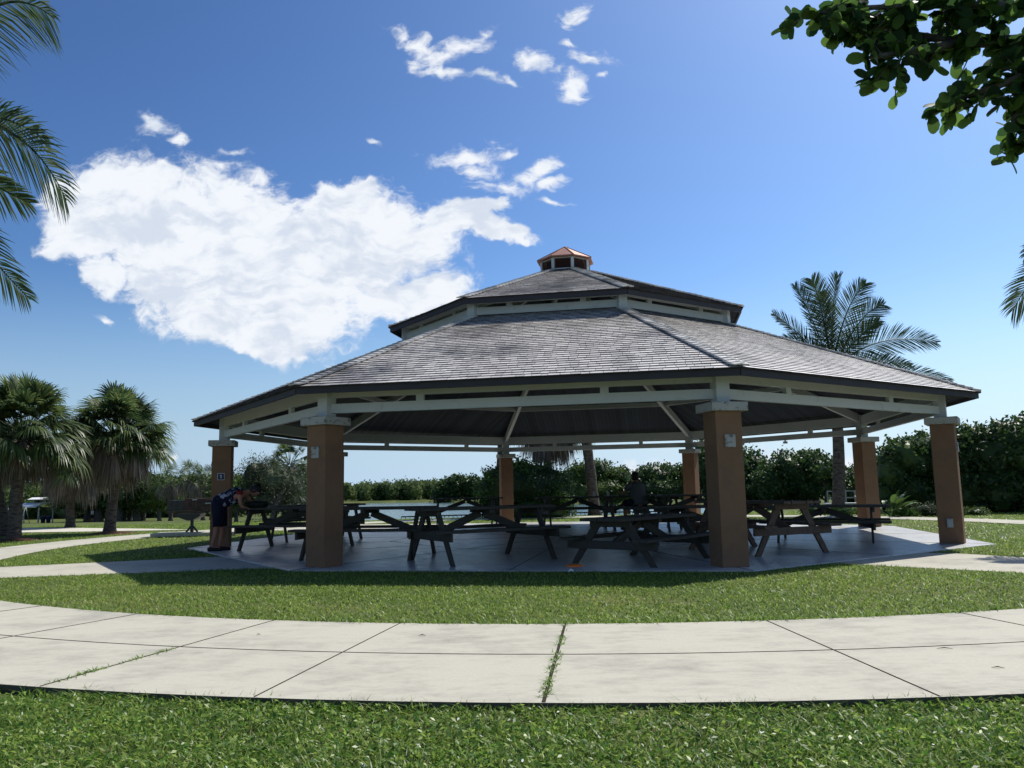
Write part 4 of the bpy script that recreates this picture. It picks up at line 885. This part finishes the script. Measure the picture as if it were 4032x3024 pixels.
for li, lm_ in enumerate(limbs):
    rr = [.034 if li else .06] ; n = len(lm_); b.tube(lm_, [max(.006, (.03 if li else .05) * (1 - i / n)) for i in range(n)], 8)
    pts = []
    for i in range(n - 1):
        a_, c_ = np.array(lm_[i]), np.array(lm_[i + 1])
        m_ = int(np.linalg.norm(c_ - a_) / .034) + 1
        pts += [(a_ + (c_ - a_) * k / m_, c_ - a_) for k in range(m_) if i or rng.random() < .3]
    for q, dr in pts:
        if rng.random() < .04: continue
        for _ in range(rng.integers(1, 3)):
            tw = rng.normal(size=3) * np.array([1, .8, .75]) + dr / np.linalg.norm(dr) * .5 + np.array([0, 0, -.2]); tw /= np.linalg.norm(tw); L_ = rng.uniform(.05, .24); e = q + tw * L_
            b.tube([q, (q + e) / 2 + rng.normal(size=3) * .006, e], [.0042, .0034, .0025], 5, cap=False)
            for k in range(rng.integers(5, 9)):
                f = rng.uniform(.35, 1.02); dd = tw * .6 + rng.normal(size=3) * .75; roundleaf(V, F, q + (e - q) * f, dd, rng.normal(size=3) * .7 + np.array([0, 0, 1.1]), rng.uniform(.062, .105))
b.build('branches', m_bark, root); arr_mesh('leaves', np.array(V), np.array(F), l_near, root, smooth=True)

# --- hedge and trees on the right
tree('sea_grape_hedge', 'tall dark sea grape hedge along the right side', 'hedge',
     [lobe(3500, 1880, 30.1, 75, 105, 120), lobe(3560, 1820, 30.1, 95, 100, 150), lobe(3640, 1830, 30.1, 110, 125, 160), lobe(3720, 1810, 29.6, 100, 110, 150), lobe(3800, 1780, 29.6, 110, 105, 150), lobe(3900, 1800, 29.1, 130, 130, 160), lobe(4010, 1770, 28.6, 130, 125, 170), lobe(4130, 1780, 28.6, 130, 130, 170),
      lobe(3480, 1960, 30.1, 70, 75, 100), lobe(3600, 1945, 29.6, 110, 95, 130), lobe(3760, 1930, 29.1, 130, 110, 150), lobe(3920, 1930, 28.6, 140, 110, 150), lobe(4090, 1930, 28.1, 140, 110, 150), lobe(4250, 1880, 28.1, 140, 150, 170)],
     30000, .15, .8, l_dark, [(3620, 2030, 30, .09, .3), (3800, 2030, 29.6, .09, -.3), (3960, 2035, 29, .09, .2)], 41, spread=.13, core=.86, rough=.07)
tree('broadleaf_tree', 'rounded dark tree on grey trunks left of the coconut palm trunk', 'tree',
     [lobe(3110, 1870, 42, 90, 85, 100), lobe(3190, 1850, 42, 85, 75, 100), lobe(3040, 1910, 42, 70, 70, 90), lobe(3260, 1880, 42, 55, 70, 80), lobe(3150, 1920, 42, 110, 60, 100)],
     13000, .17, .7, l_dark, [(3193, 1990, 41.3, .14, -.3), (3215, 1990, 41.6, .12, .3), (3255, 1990, 41, .10, .1)], 42, core=.85, rough=.07)
tree('broadleaf_tree', 'dark tree hidden behind the right front column', 'tree', [lobe(2880, 1860, 46, 110, 115, 100), lobe(2960, 1880, 46, 80, 100, 90), lobe(2790, 1840, 46, 80, 105, 90), lobe(3000, 1930, 45, 60, 60, 70), lobe(2900, 1940, 45, 130, 50, 80)], 15000, .17, .7, l_dark, [(2900, 1990, 46, .15, .2)], 43, core=.85, rough=.07)
tree('broadleaf_tree', 'broad leafy tree behind the seated person', 'tree', [lobe(2600, 1890, 48, 100, 62, 90), lobe(2540, 1910, 48, 75, 55, 80), lobe(2680, 1890, 48, 70, 60, 80), lobe(2610, 1930, 47, 130, 42, 80)], 12000, .17, .7, l_dark, [(2610, 1985, 48, .15, .2)], 44, core=.85, rough=.07)
tree('broadleaf_tree', 'leafy tree behind the leaning grey palm trunk', 'tree', [lobe(2350, 1880, 50, 80, 68, 80), lobe(2430, 1895, 50, 70, 55, 80), lobe(2290, 1890, 50, 60, 70, 70), lobe(2370, 1930, 49, 120, 42, 80)], 11000, .17, .6, l_mid, [(2380, 1985, 50, .15, .2)], 45, core=.85, rough=.08)
tree('low_tree', 'low tree in the dip between two tall trees behind the seated person', 'tree', [lobe(2480, 1925, 52, 70, 45, 80), lobe(2450, 1945, 52, 60, 30, 60)], 6000, .17, .6, l_mid, [(2470, 1985, 52, .15, .2)], 46, core=.85, rough=.08)
tree('broadleaf_tree', 'far dark tree right of the coconut palm trunk', 'tree', [lobe(3340, 1900, 55, 60, 60, 70), lobe(3400, 1890, 55, 60, 60, 70), lobe(3360, 1945, 54, 80, 40, 70)], 6000, .2, .6, l_dark, [(3370, 1990, 55, .14, 0)], 47, core=.85, rough=.08)
bush = tree('dark_bush', 'big dark bush with bright leaf tips behind the back centre column', 'bush',
     [lobe(2080, 1930, 31.6, 170, 110, 120), lobe(1970, 1930, 31.6, 85, 95, 90), lobe(2180, 1950, 31.6, 85, 85, 90), lobe(2040, 1870, 31.6, 90, 55, 80), lobe(1940, 1990, 31.4, 60, 55, 70), lobe(2110, 2010, 31.2, 150, 45, 90)], 11000, .11, .55, l_dark, (), 48, core=.88, rough=.06)
sh_ = tree('young_shoots', 'bright yellow green young shoots', 'bush', [lobe(2045, 1832, 31.1, 32, 28, 30), lobe(2080, 1860, 30.9, 30, 22, 30), lobe(1915, 1885, 31.0, 28, 40, 30), lobe(2190, 1935, 30.8, 26, 30, 30), lobe(2215, 1980, 30.8, 28, 30, 30), lobe(1900, 1965, 30.8, 22, 40, 30)], 1700, .12, .5, l_bright, (), 49, core=0, rough=.3)
c_ = sh_.children[0]; c_.name = 'young_shoots'; c_.parent = bush; c_['label'] = 'bright yellow green young shoots'; bpy.data.objects.remove(sh_); c_.name = 'young_shoots'
tree('olive_tree', 'airy grey green tree in the gap between the two left columns', 'tree',
     [lobe(1010, 1880, 34, 75, 80, 70), lobe(1075, 1900, 34, 85, 85, 80), lobe(1000, 1940, 34, 60, 60, 60), lobe(1140, 1930, 34, 70, 80, 70), lobe(960, 1960, 33.5, 50, 45, 50), lobe(1060, 1985, 33.5, 100, 50, 70), lobe(1170, 1990, 33.5, 60, 50, 60)], 16000, .085, .45, l_olive, [(1075, 2050, None, .10, .2)], 50, spread=.2, core=.70, rough=.17)
tree('broadleaf_tree', 'bright green leafy tree at the left of the grey green tree', 'tree', [lobe(925, 1950, 38, 45, 45, 50), lobe(950, 1925, 38, 35, 35, 50)], 2500, .13, .7, l_bright, [(930, 2045, 38, .08, 0)], 51, core=.7)

# --- left: grove with visible trunks, wall of trees behind
gro = [(285, 2062, 60, .13), (345, 2062, 55, .20), (372, 2062, 40, .10), (388, 2063, 55, .22), (401, 2060, 35, .08), (468, 2062, 60, .18), (487, 2058, 45, .13), (510, 2058, 45, .12), (537, 2062, 60, .17), (563, 2061, 60, .12), (627, 2060, 70, .10)]
words = ['far left', 'second from the left', 'third from the left', 'thick fourth from the left', 'thin fifth from the left', 'just right of the full palm trunk', 'seventh from the left', 'eighth from the left', 'thick third from the right', 'second from the right', 'rightmost crooked']
for i, ((px, py, w_, r_), wd) in enumerate(zip(gro, words)):
    Y = 100 + (i * 7 % 5); w_ *= 1.0
    tree('grove_tree', f'{wd} trunk of the dark grove on the left lawn', 'tree', [lobe(px, 1945, Y, w_ * 1.2, 48, w_), lobe(px + 22, 1915, Y + .6, w_, 42, w_), lobe(px - 18, 1975, Y + .3, w_ * .9, 30, w_)], 2600, .42, .6, l_dark if i % 2 else l_mid, [(px, py, Y, r_ * 2.4, random.uniform(-.4, .4))], 60 + i, group='grove of dark trees on the left lawn', core=.8)
wall = [(-120, 150, 60), (20, 110, 58), (150, 120, 62), (270, 90, 60), (380, 95, 62), (500, 105, 58), (610, 90, 60), (690, 95, 56), (770, 90, 60), (840, 85, 58), (900, 80, 60), (1230, 70, 62)]
for i, (px, w_, Y) in enumerate(wall):
    if px < 880: Y += 62
    h_ = 1885 + (i * 37 % 5) * 6 - (12 if i > 6 else 0)
    tree('far_tree', 'tree in the far green wall of trees behind the left lawn', 'tree', [lobe(px, h_ + 62, Y, w_, 60, w_ * .8), lobe(px - 30, h_ + 25, Y, w_ * .6, 38, w_ * .6), lobe(px + 38, h_ + 32, Y + 1, w_ * .6, 38, w_ * .6), lobe(px, h_ + 110, Y - 1, w_ * 1.1, 60, w_ * .8)], 4200, .24 if Y < 80 else .46, .6, l_mid if i % 3 else l_olive, [(px, 1990, Y, .14, .2)], 80 + i, group='far wall of trees behind the left lawn', core=.84)
for i, (px, py, Y) in enumerate(((672, 1905, 92), (745, 1890, 92), (800, 1895, 92), (835, 1900, 92))):
    sabal('far sabal palm standing in front of the left wall of trees', (A(px, 2010, Y).x, Y, -1.8), (A(px, py, Y)), .22, 2.6, 26, 24, 120 + i, group='far sabal palms by the left wall of trees', nseg=10)
# far shore wood
rng = np.random.default_rng(5); P = []
for i in range(90):
    px = 1280 + i * 13 + rng.uniform(-8, 8); Y = rng.uniform(131, 150); top = 1906 - (px - 1360) * .05 + rng.uniform(-6, 8); Y -= max(0, px - 1800) * .09
    c, r = lobe(px, 1950, Y, rng.uniform(16, 30), 0); z = A(px, top, Y).z; r = (r[0], r[0] * 1.3, (z + .4) / 2); c = (c[0], c[1], (z - .4) / 2)
    P.append(crown([(c, r)], 420, .38, .7, rng, .15, .85, 10, .10))
V, F = join(P); tag(arr_mesh('far_wood', V, F, l_far), 'low green wood along the far shore of the lake', 'woods', kind='stuff')
for i, (px, w_, h_) in enumerate(((1790, 42, 1878), (1850, 38, 1882), (1735, 26, 1908), (1590, 16, 1915), (1500, 16, 1913), (1430, 14, 1918))):
    Y = 118 if px > 1700 else 133; tree('shore_tree', 'dark rounded tree standing out from the low wood on the far shore', 'tree', [lobe(px, h_ + 40, Y, w_, 42, w_), lobe(px + 10, h_ + 22, Y, w_ * .7, 24, w_)], 1900, .4, .7, l_dark, [(px, 1962, Y, .2, 0)], 140 + i, group='dark trees on the far shore', core=.85, zg=-.4)
# --- broad leaved plant, ground cover and low shrubs by the hedge
g_ = at_g(3500, 2031); root = empty('bird_of_paradise_plant', g_, label='clump of big upright paddle leaves behind the back right column', cat='plant'); rng = np.random.default_rng(77); P = []
for i in range(34):
    a = rng.uniform(0, 2 * pi); el = rng.uniform(.5, 1.35); d = np.array([cos(a) * cos(el), sin(a) * cos(el), sin(el)]); L_ = rng.uniform(.5, .95); w = rng.uniform(.07, .11); s_ = np.cross(d, [0, 0, 1]); s_ /= np.linalg.norm(s_); base_ = np.array([cos(a), sin(a), 0]) * .12; V = []; F = []
    pr = ((0, .012), (.42, .012), (.52, w * .7), (.68, w), (.85, w * .7), (1.0, .005))
    for t_, ww in pr: c = base_ + d * L_ * 1.35 * t_ + np.array([0, 0, -.30 * L_ * t_ ** 3]); V += [c - s_ * ww + [0, 0, ww * .35], c, c + s_ * ww + [0, 0, ww * .35]]
    for j in range(5): F += [(3 * j, 3 * j + 1, 3 * j + 4, 3 * j + 3), (3 * j + 1, 3 * j + 2, 3 * j + 5, 3 * j + 4)]
    P.append((np.array(V), np.array(F)))
V, F = join(P); arr_mesh('paddle_leaves', V, F, leafmat('paddle_leaf', (.04, .09, .02), (.10, .17, .04), .35, .3, .6), root)
for i, (px, py, rx, ry, lm_, lab) in enumerate(((3640, 2008, 45, 26, l_olive, 'low grey green shrub left of the right column'), (3560, 2018, 50, 16, l_bright, 'patch of bright ground cover below the paddle leaves'), (3835, 2018, 50, 20, l_mid, 'low spreading green shrub right of the right column'), (3700, 2012, 40, 20, l_olive, 'low shrub half hidden by the right column'), (3330, 2012, 60, 12, l_bright, 'bright ground cover right of the coconut palm trunk'), (3210, 2012, 50, 12, l_bright, 'bright ground cover left of the coconut palm trunk'))):
    tree('low_shrub', lab, 'shrub', [lobe(px, py, 26.0, rx, ry, rx), lobe(px + rx * .5, py + 4, 26.0, rx * .6, ry * .8, rx * .5)], 1800, .06, .5, lm_, (), 170 + i, core=.7)

# ------------------------------------------------------------------ grass
def scatter(n, xr, yr, ok, rng):
    P = np.c_[rng.uniform(*xr, n), rng.uniform(*yr, n)]; return P[ok(P)]
octo = [tuple(OP(k, 8.44)[:2]) for k in range(8)]
sandp = sp
lpp, rpp, bpp = lp, rp, [tuple(q[:2]) for q in bp_]
def frustum(P): return np.abs(P[:, 0]) < P[:, 1] * .74 + 1.5
def ongrass(P, mar=.02):
    dx, dy = P[:, 0] - CX, P[:, 1] - CY; r_ = np.hypot(dx, dy); a = np.degrees(np.arctan2(dy, dx)); d = np.abs((a + 93 + 180) % 360 - 180); t_ = np.clip((d - 45) / 25, 0, 1); t_ = t_ * t_ * (3 - 2 * t_)
    ri = 12.03 * (1 - t_) + 11.35 * t_; ro = 14.45 * (1 - t_) + 12.95 * t_
    ok = ~((r_ > ri - mar) & (r_ < ro + mar)) & ~inside(P, octo) & ~inside(P, sandp) & ~inside(P, lpp) & ~inside(P, rpp) & ~inside(P, bpp) & ~inside(P, lake)
    return ok & frustum(P)
def blades(P, h, w, lean, rng, seg=2, flat=0.0):
    n = len(P); a = rng.uniform(0, 2 * pi, n); z0 = hgt(P); H = h * rng.uniform(.45, 1.2, n); L_ = H * lean * rng.uniform(.2, 1.6, n); ld = np.c_[np.cos(a), np.sin(a)]; wa = a + pi / 2 + rng.normal(size=n) * .6; wd = np.c_[np.cos(wa), np.sin(wa)] * (w * rng.uniform(.6, 1.3, n))[:, None]
    rows = []
    for j in range(seg + 1):
        t_ = j / seg; f = (1, .9, .12)[j] if seg == 2 else (1, .15)[j]; c = P + ld * (L_ * t_ ** 1.7)[:, None]; z = z0 + H * t_ * (1 - .25 * t_)
        rows += [np.c_[c - wd * f, z], np.c_[c + wd * f, z]]
    V = np.stack(rows, 1).reshape(-1, 3); k = 2 * (seg + 1); b = np.arange(n)[:, None] * k
    F = np.concatenate([b + np.array([2 * j, 2 * j + 1, 2 * j + 3, 2 * j + 2]) for j in range(seg)])
    return V, F
rng = np.random.default_rng(99)
def clump(P, rng, sc=1.0):  # uneven density
    q = np.sin(P[:, 0] * 2.1 * sc + 1.3 * np.sin(P[:, 1] * 1.7)) + np.sin(P[:, 1] * 2.9 * sc + np.sin(P[:, 0] * 3.1)); return P[rng.random(len(P)) < .72 + .14 * q]
m_gr1 = leafmat('grass_blade', (.10, .21, .032), (.28, .38, .075), .5, .4, .4, var=.4, vs=2.0)
m_gr2 = leafmat('grass_blade_yellow', (.145, .25, .04), (.30, .39, .08), .5, .45, .32, var=.35, vs=.8)
m_dry = leafmat('dry_blade', (.20, .16, .09), (.30, .26, .15), .3, .7, .2)
near = clump(scatter(115000, (-4.9, 4.9), (2.6, 4.75), lambda P: ongrass(P, .0), rng), rng, 2)
V1, F1 = blades(near, .055, .0034, 1.0, rng)
nr2 = scatter(50000, (-4.9, 4.9), (2.6, 4.75), lambda P: ongrass(P, .03), rng); Cn = np.c_[nr2, hgt(nr2) + rng.uniform(.008, .055, len(nr2))]
V2, F2 = leaves(Cn, .031, .42, rng, up=1.6)
V, F = join([(V1, F1), (V2, F2)]); tag(arr_mesh('grass', V, F, m_gr1, smooth=True), 'long green grass and small weeds in front of the path', 'grass', kind='stuff')
mid_ = clump(scatter(380000, (-10.8, 10.8), (6.4, 15.5), lambda P: ongrass(P, -.01), rng), rng); mid_ = mid_[rng.random(len(mid_)) < np.clip(9.5 / mid_[:, 1], 0, 1) ** 1.5]
V, F = blades(mid_, .036, .0046, 1.1, rng); tag(arr_mesh('grass', V, F, m_gr2, smooth=True), 'mown green grass between the path and the pavilion', 'grass', kind='stuff')
farg = clump(scatter(260000, (-22, 24), (12, 33), lambda P: ongrass(P, -.02) & (np.hypot(P[:, 0] - CX, P[:, 1] - CY) > 8), rng), rng, .5)
V, F = blades(farg, .05, .011, 1.2, rng, seg=1); tag(arr_mesh('grass', V, F, m_gr2, smooth=True), 'mown green grass of the lawns around and behind the pavilion', 'grass', kind='stuff')
# overhanging tufts at the path edge, dry straws, weeds in the wide joint, tiny white flowers
ed = []
for rr_, sgn in ((14.47, 1), (14.47, 1), (12.02, -1)):
    a = rng.uniform(-118, -66, 2600); r_ = rr_ + sgn * np.abs(rng.normal(size=2600)) * .02; ed.append(np.c_[CX + r_ * np.cos(np.radians(a)), CY + r_ * np.sin(np.radians(a))])
ed = np.concatenate(ed); V, F = blades(ed[np.sin(ed[:, 0] * 7) + np.sin(ed[:, 0] * 17.3) > rng.uniform(-1.6, 1.0, len(ed))], .085, .0032, 1.1, rng); tag(arr_mesh('grass', V, F, m_gr1, smooth=True), 'taller grass tufts along the edges of the path', 'grass', kind='stuff')
j_ = []; 
for (a0, r0_, r1_, n, h) in ((-94.5, 12.05, 14.42, 560, .03), (-106.7, 13.3, 14.4, 220, .02)):
    r_ = rng.uniform(r0_, r1_, n); r_ = r_[(np.sin(r_ * 9) + np.sin(r_ * 23) + (r_ - 12.8) > rng.uniform(-1.2, 1.2, len(r_)))]; a = np.radians(a0 - (r_ - 12.04) * .125 * (a0 == -94.5)) + rng.normal(size=len(r_)) * .0011; j_.append(np.c_[CX + r_ * np.cos(a), CY + r_ * np.sin(a)])
j_ = np.concatenate(j_); V, F = blades(j_, .028, .0035, 1.6, rng); V[:, 2] += .012; tag(arr_mesh('joint_weeds', V, F, m_gr1, smooth=True), 'small weeds growing in the joints of the path', 'weeds', kind='stuff')
dr = scatter(2100, (-4.9, 4.9), (2.6, 4.7), lambda P: ongrass(P, .05), rng); V, F = blades(dr, .05, .0024, 2.5, rng); tag(arr_mesh('dry_straw', V, F, m_dry), 'dry straws among the near grass', 'straw', kind='stuff')
fl = scatter(60, (-4.9, 4.9), (2.8, 4.4), lambda P: ongrass(P, .06), rng); Cn = np.c_[fl, hgt(fl) + .06]; Pq = []
for k in range(3): Pq.append(leaves(Cn + rng.normal(size=Cn.shape) * .004, .012, .8, rng, up=2))
V, F = join(Pq); tag(arr_mesh('clover_flowers', V, F, m_paper), 'tiny white flowers scattered in the near grass', 'flowers', kind='stuff')
# litter on the path
for i, (px, py, L_, a, lab) in enumerate(((1662, 2504, .055, -.2, 'small brown twig on the path left of the weedy joint'), (3720, 2556, .10, -.15, 'dead brown leaf on the right part of the path'), (1018, 2501, .03, .3, 'curled dry leaf on the path left of the twig'), (3930, 2632, .07, -.3, 'thin dark twig near the right end of the path'))):
    g_ = G(px, py); b = MB(); b.tube([(-L_ / 2, 0, .004), (0, .004, .010), (L_ / 2, 0, .004)], [.001, .0035, .001], 6); o = b.build('twig', m_louver); o.location = (g_.x, g_.y, 0); o.rotation_euler.z = a; tag(o, lab, 'twig')
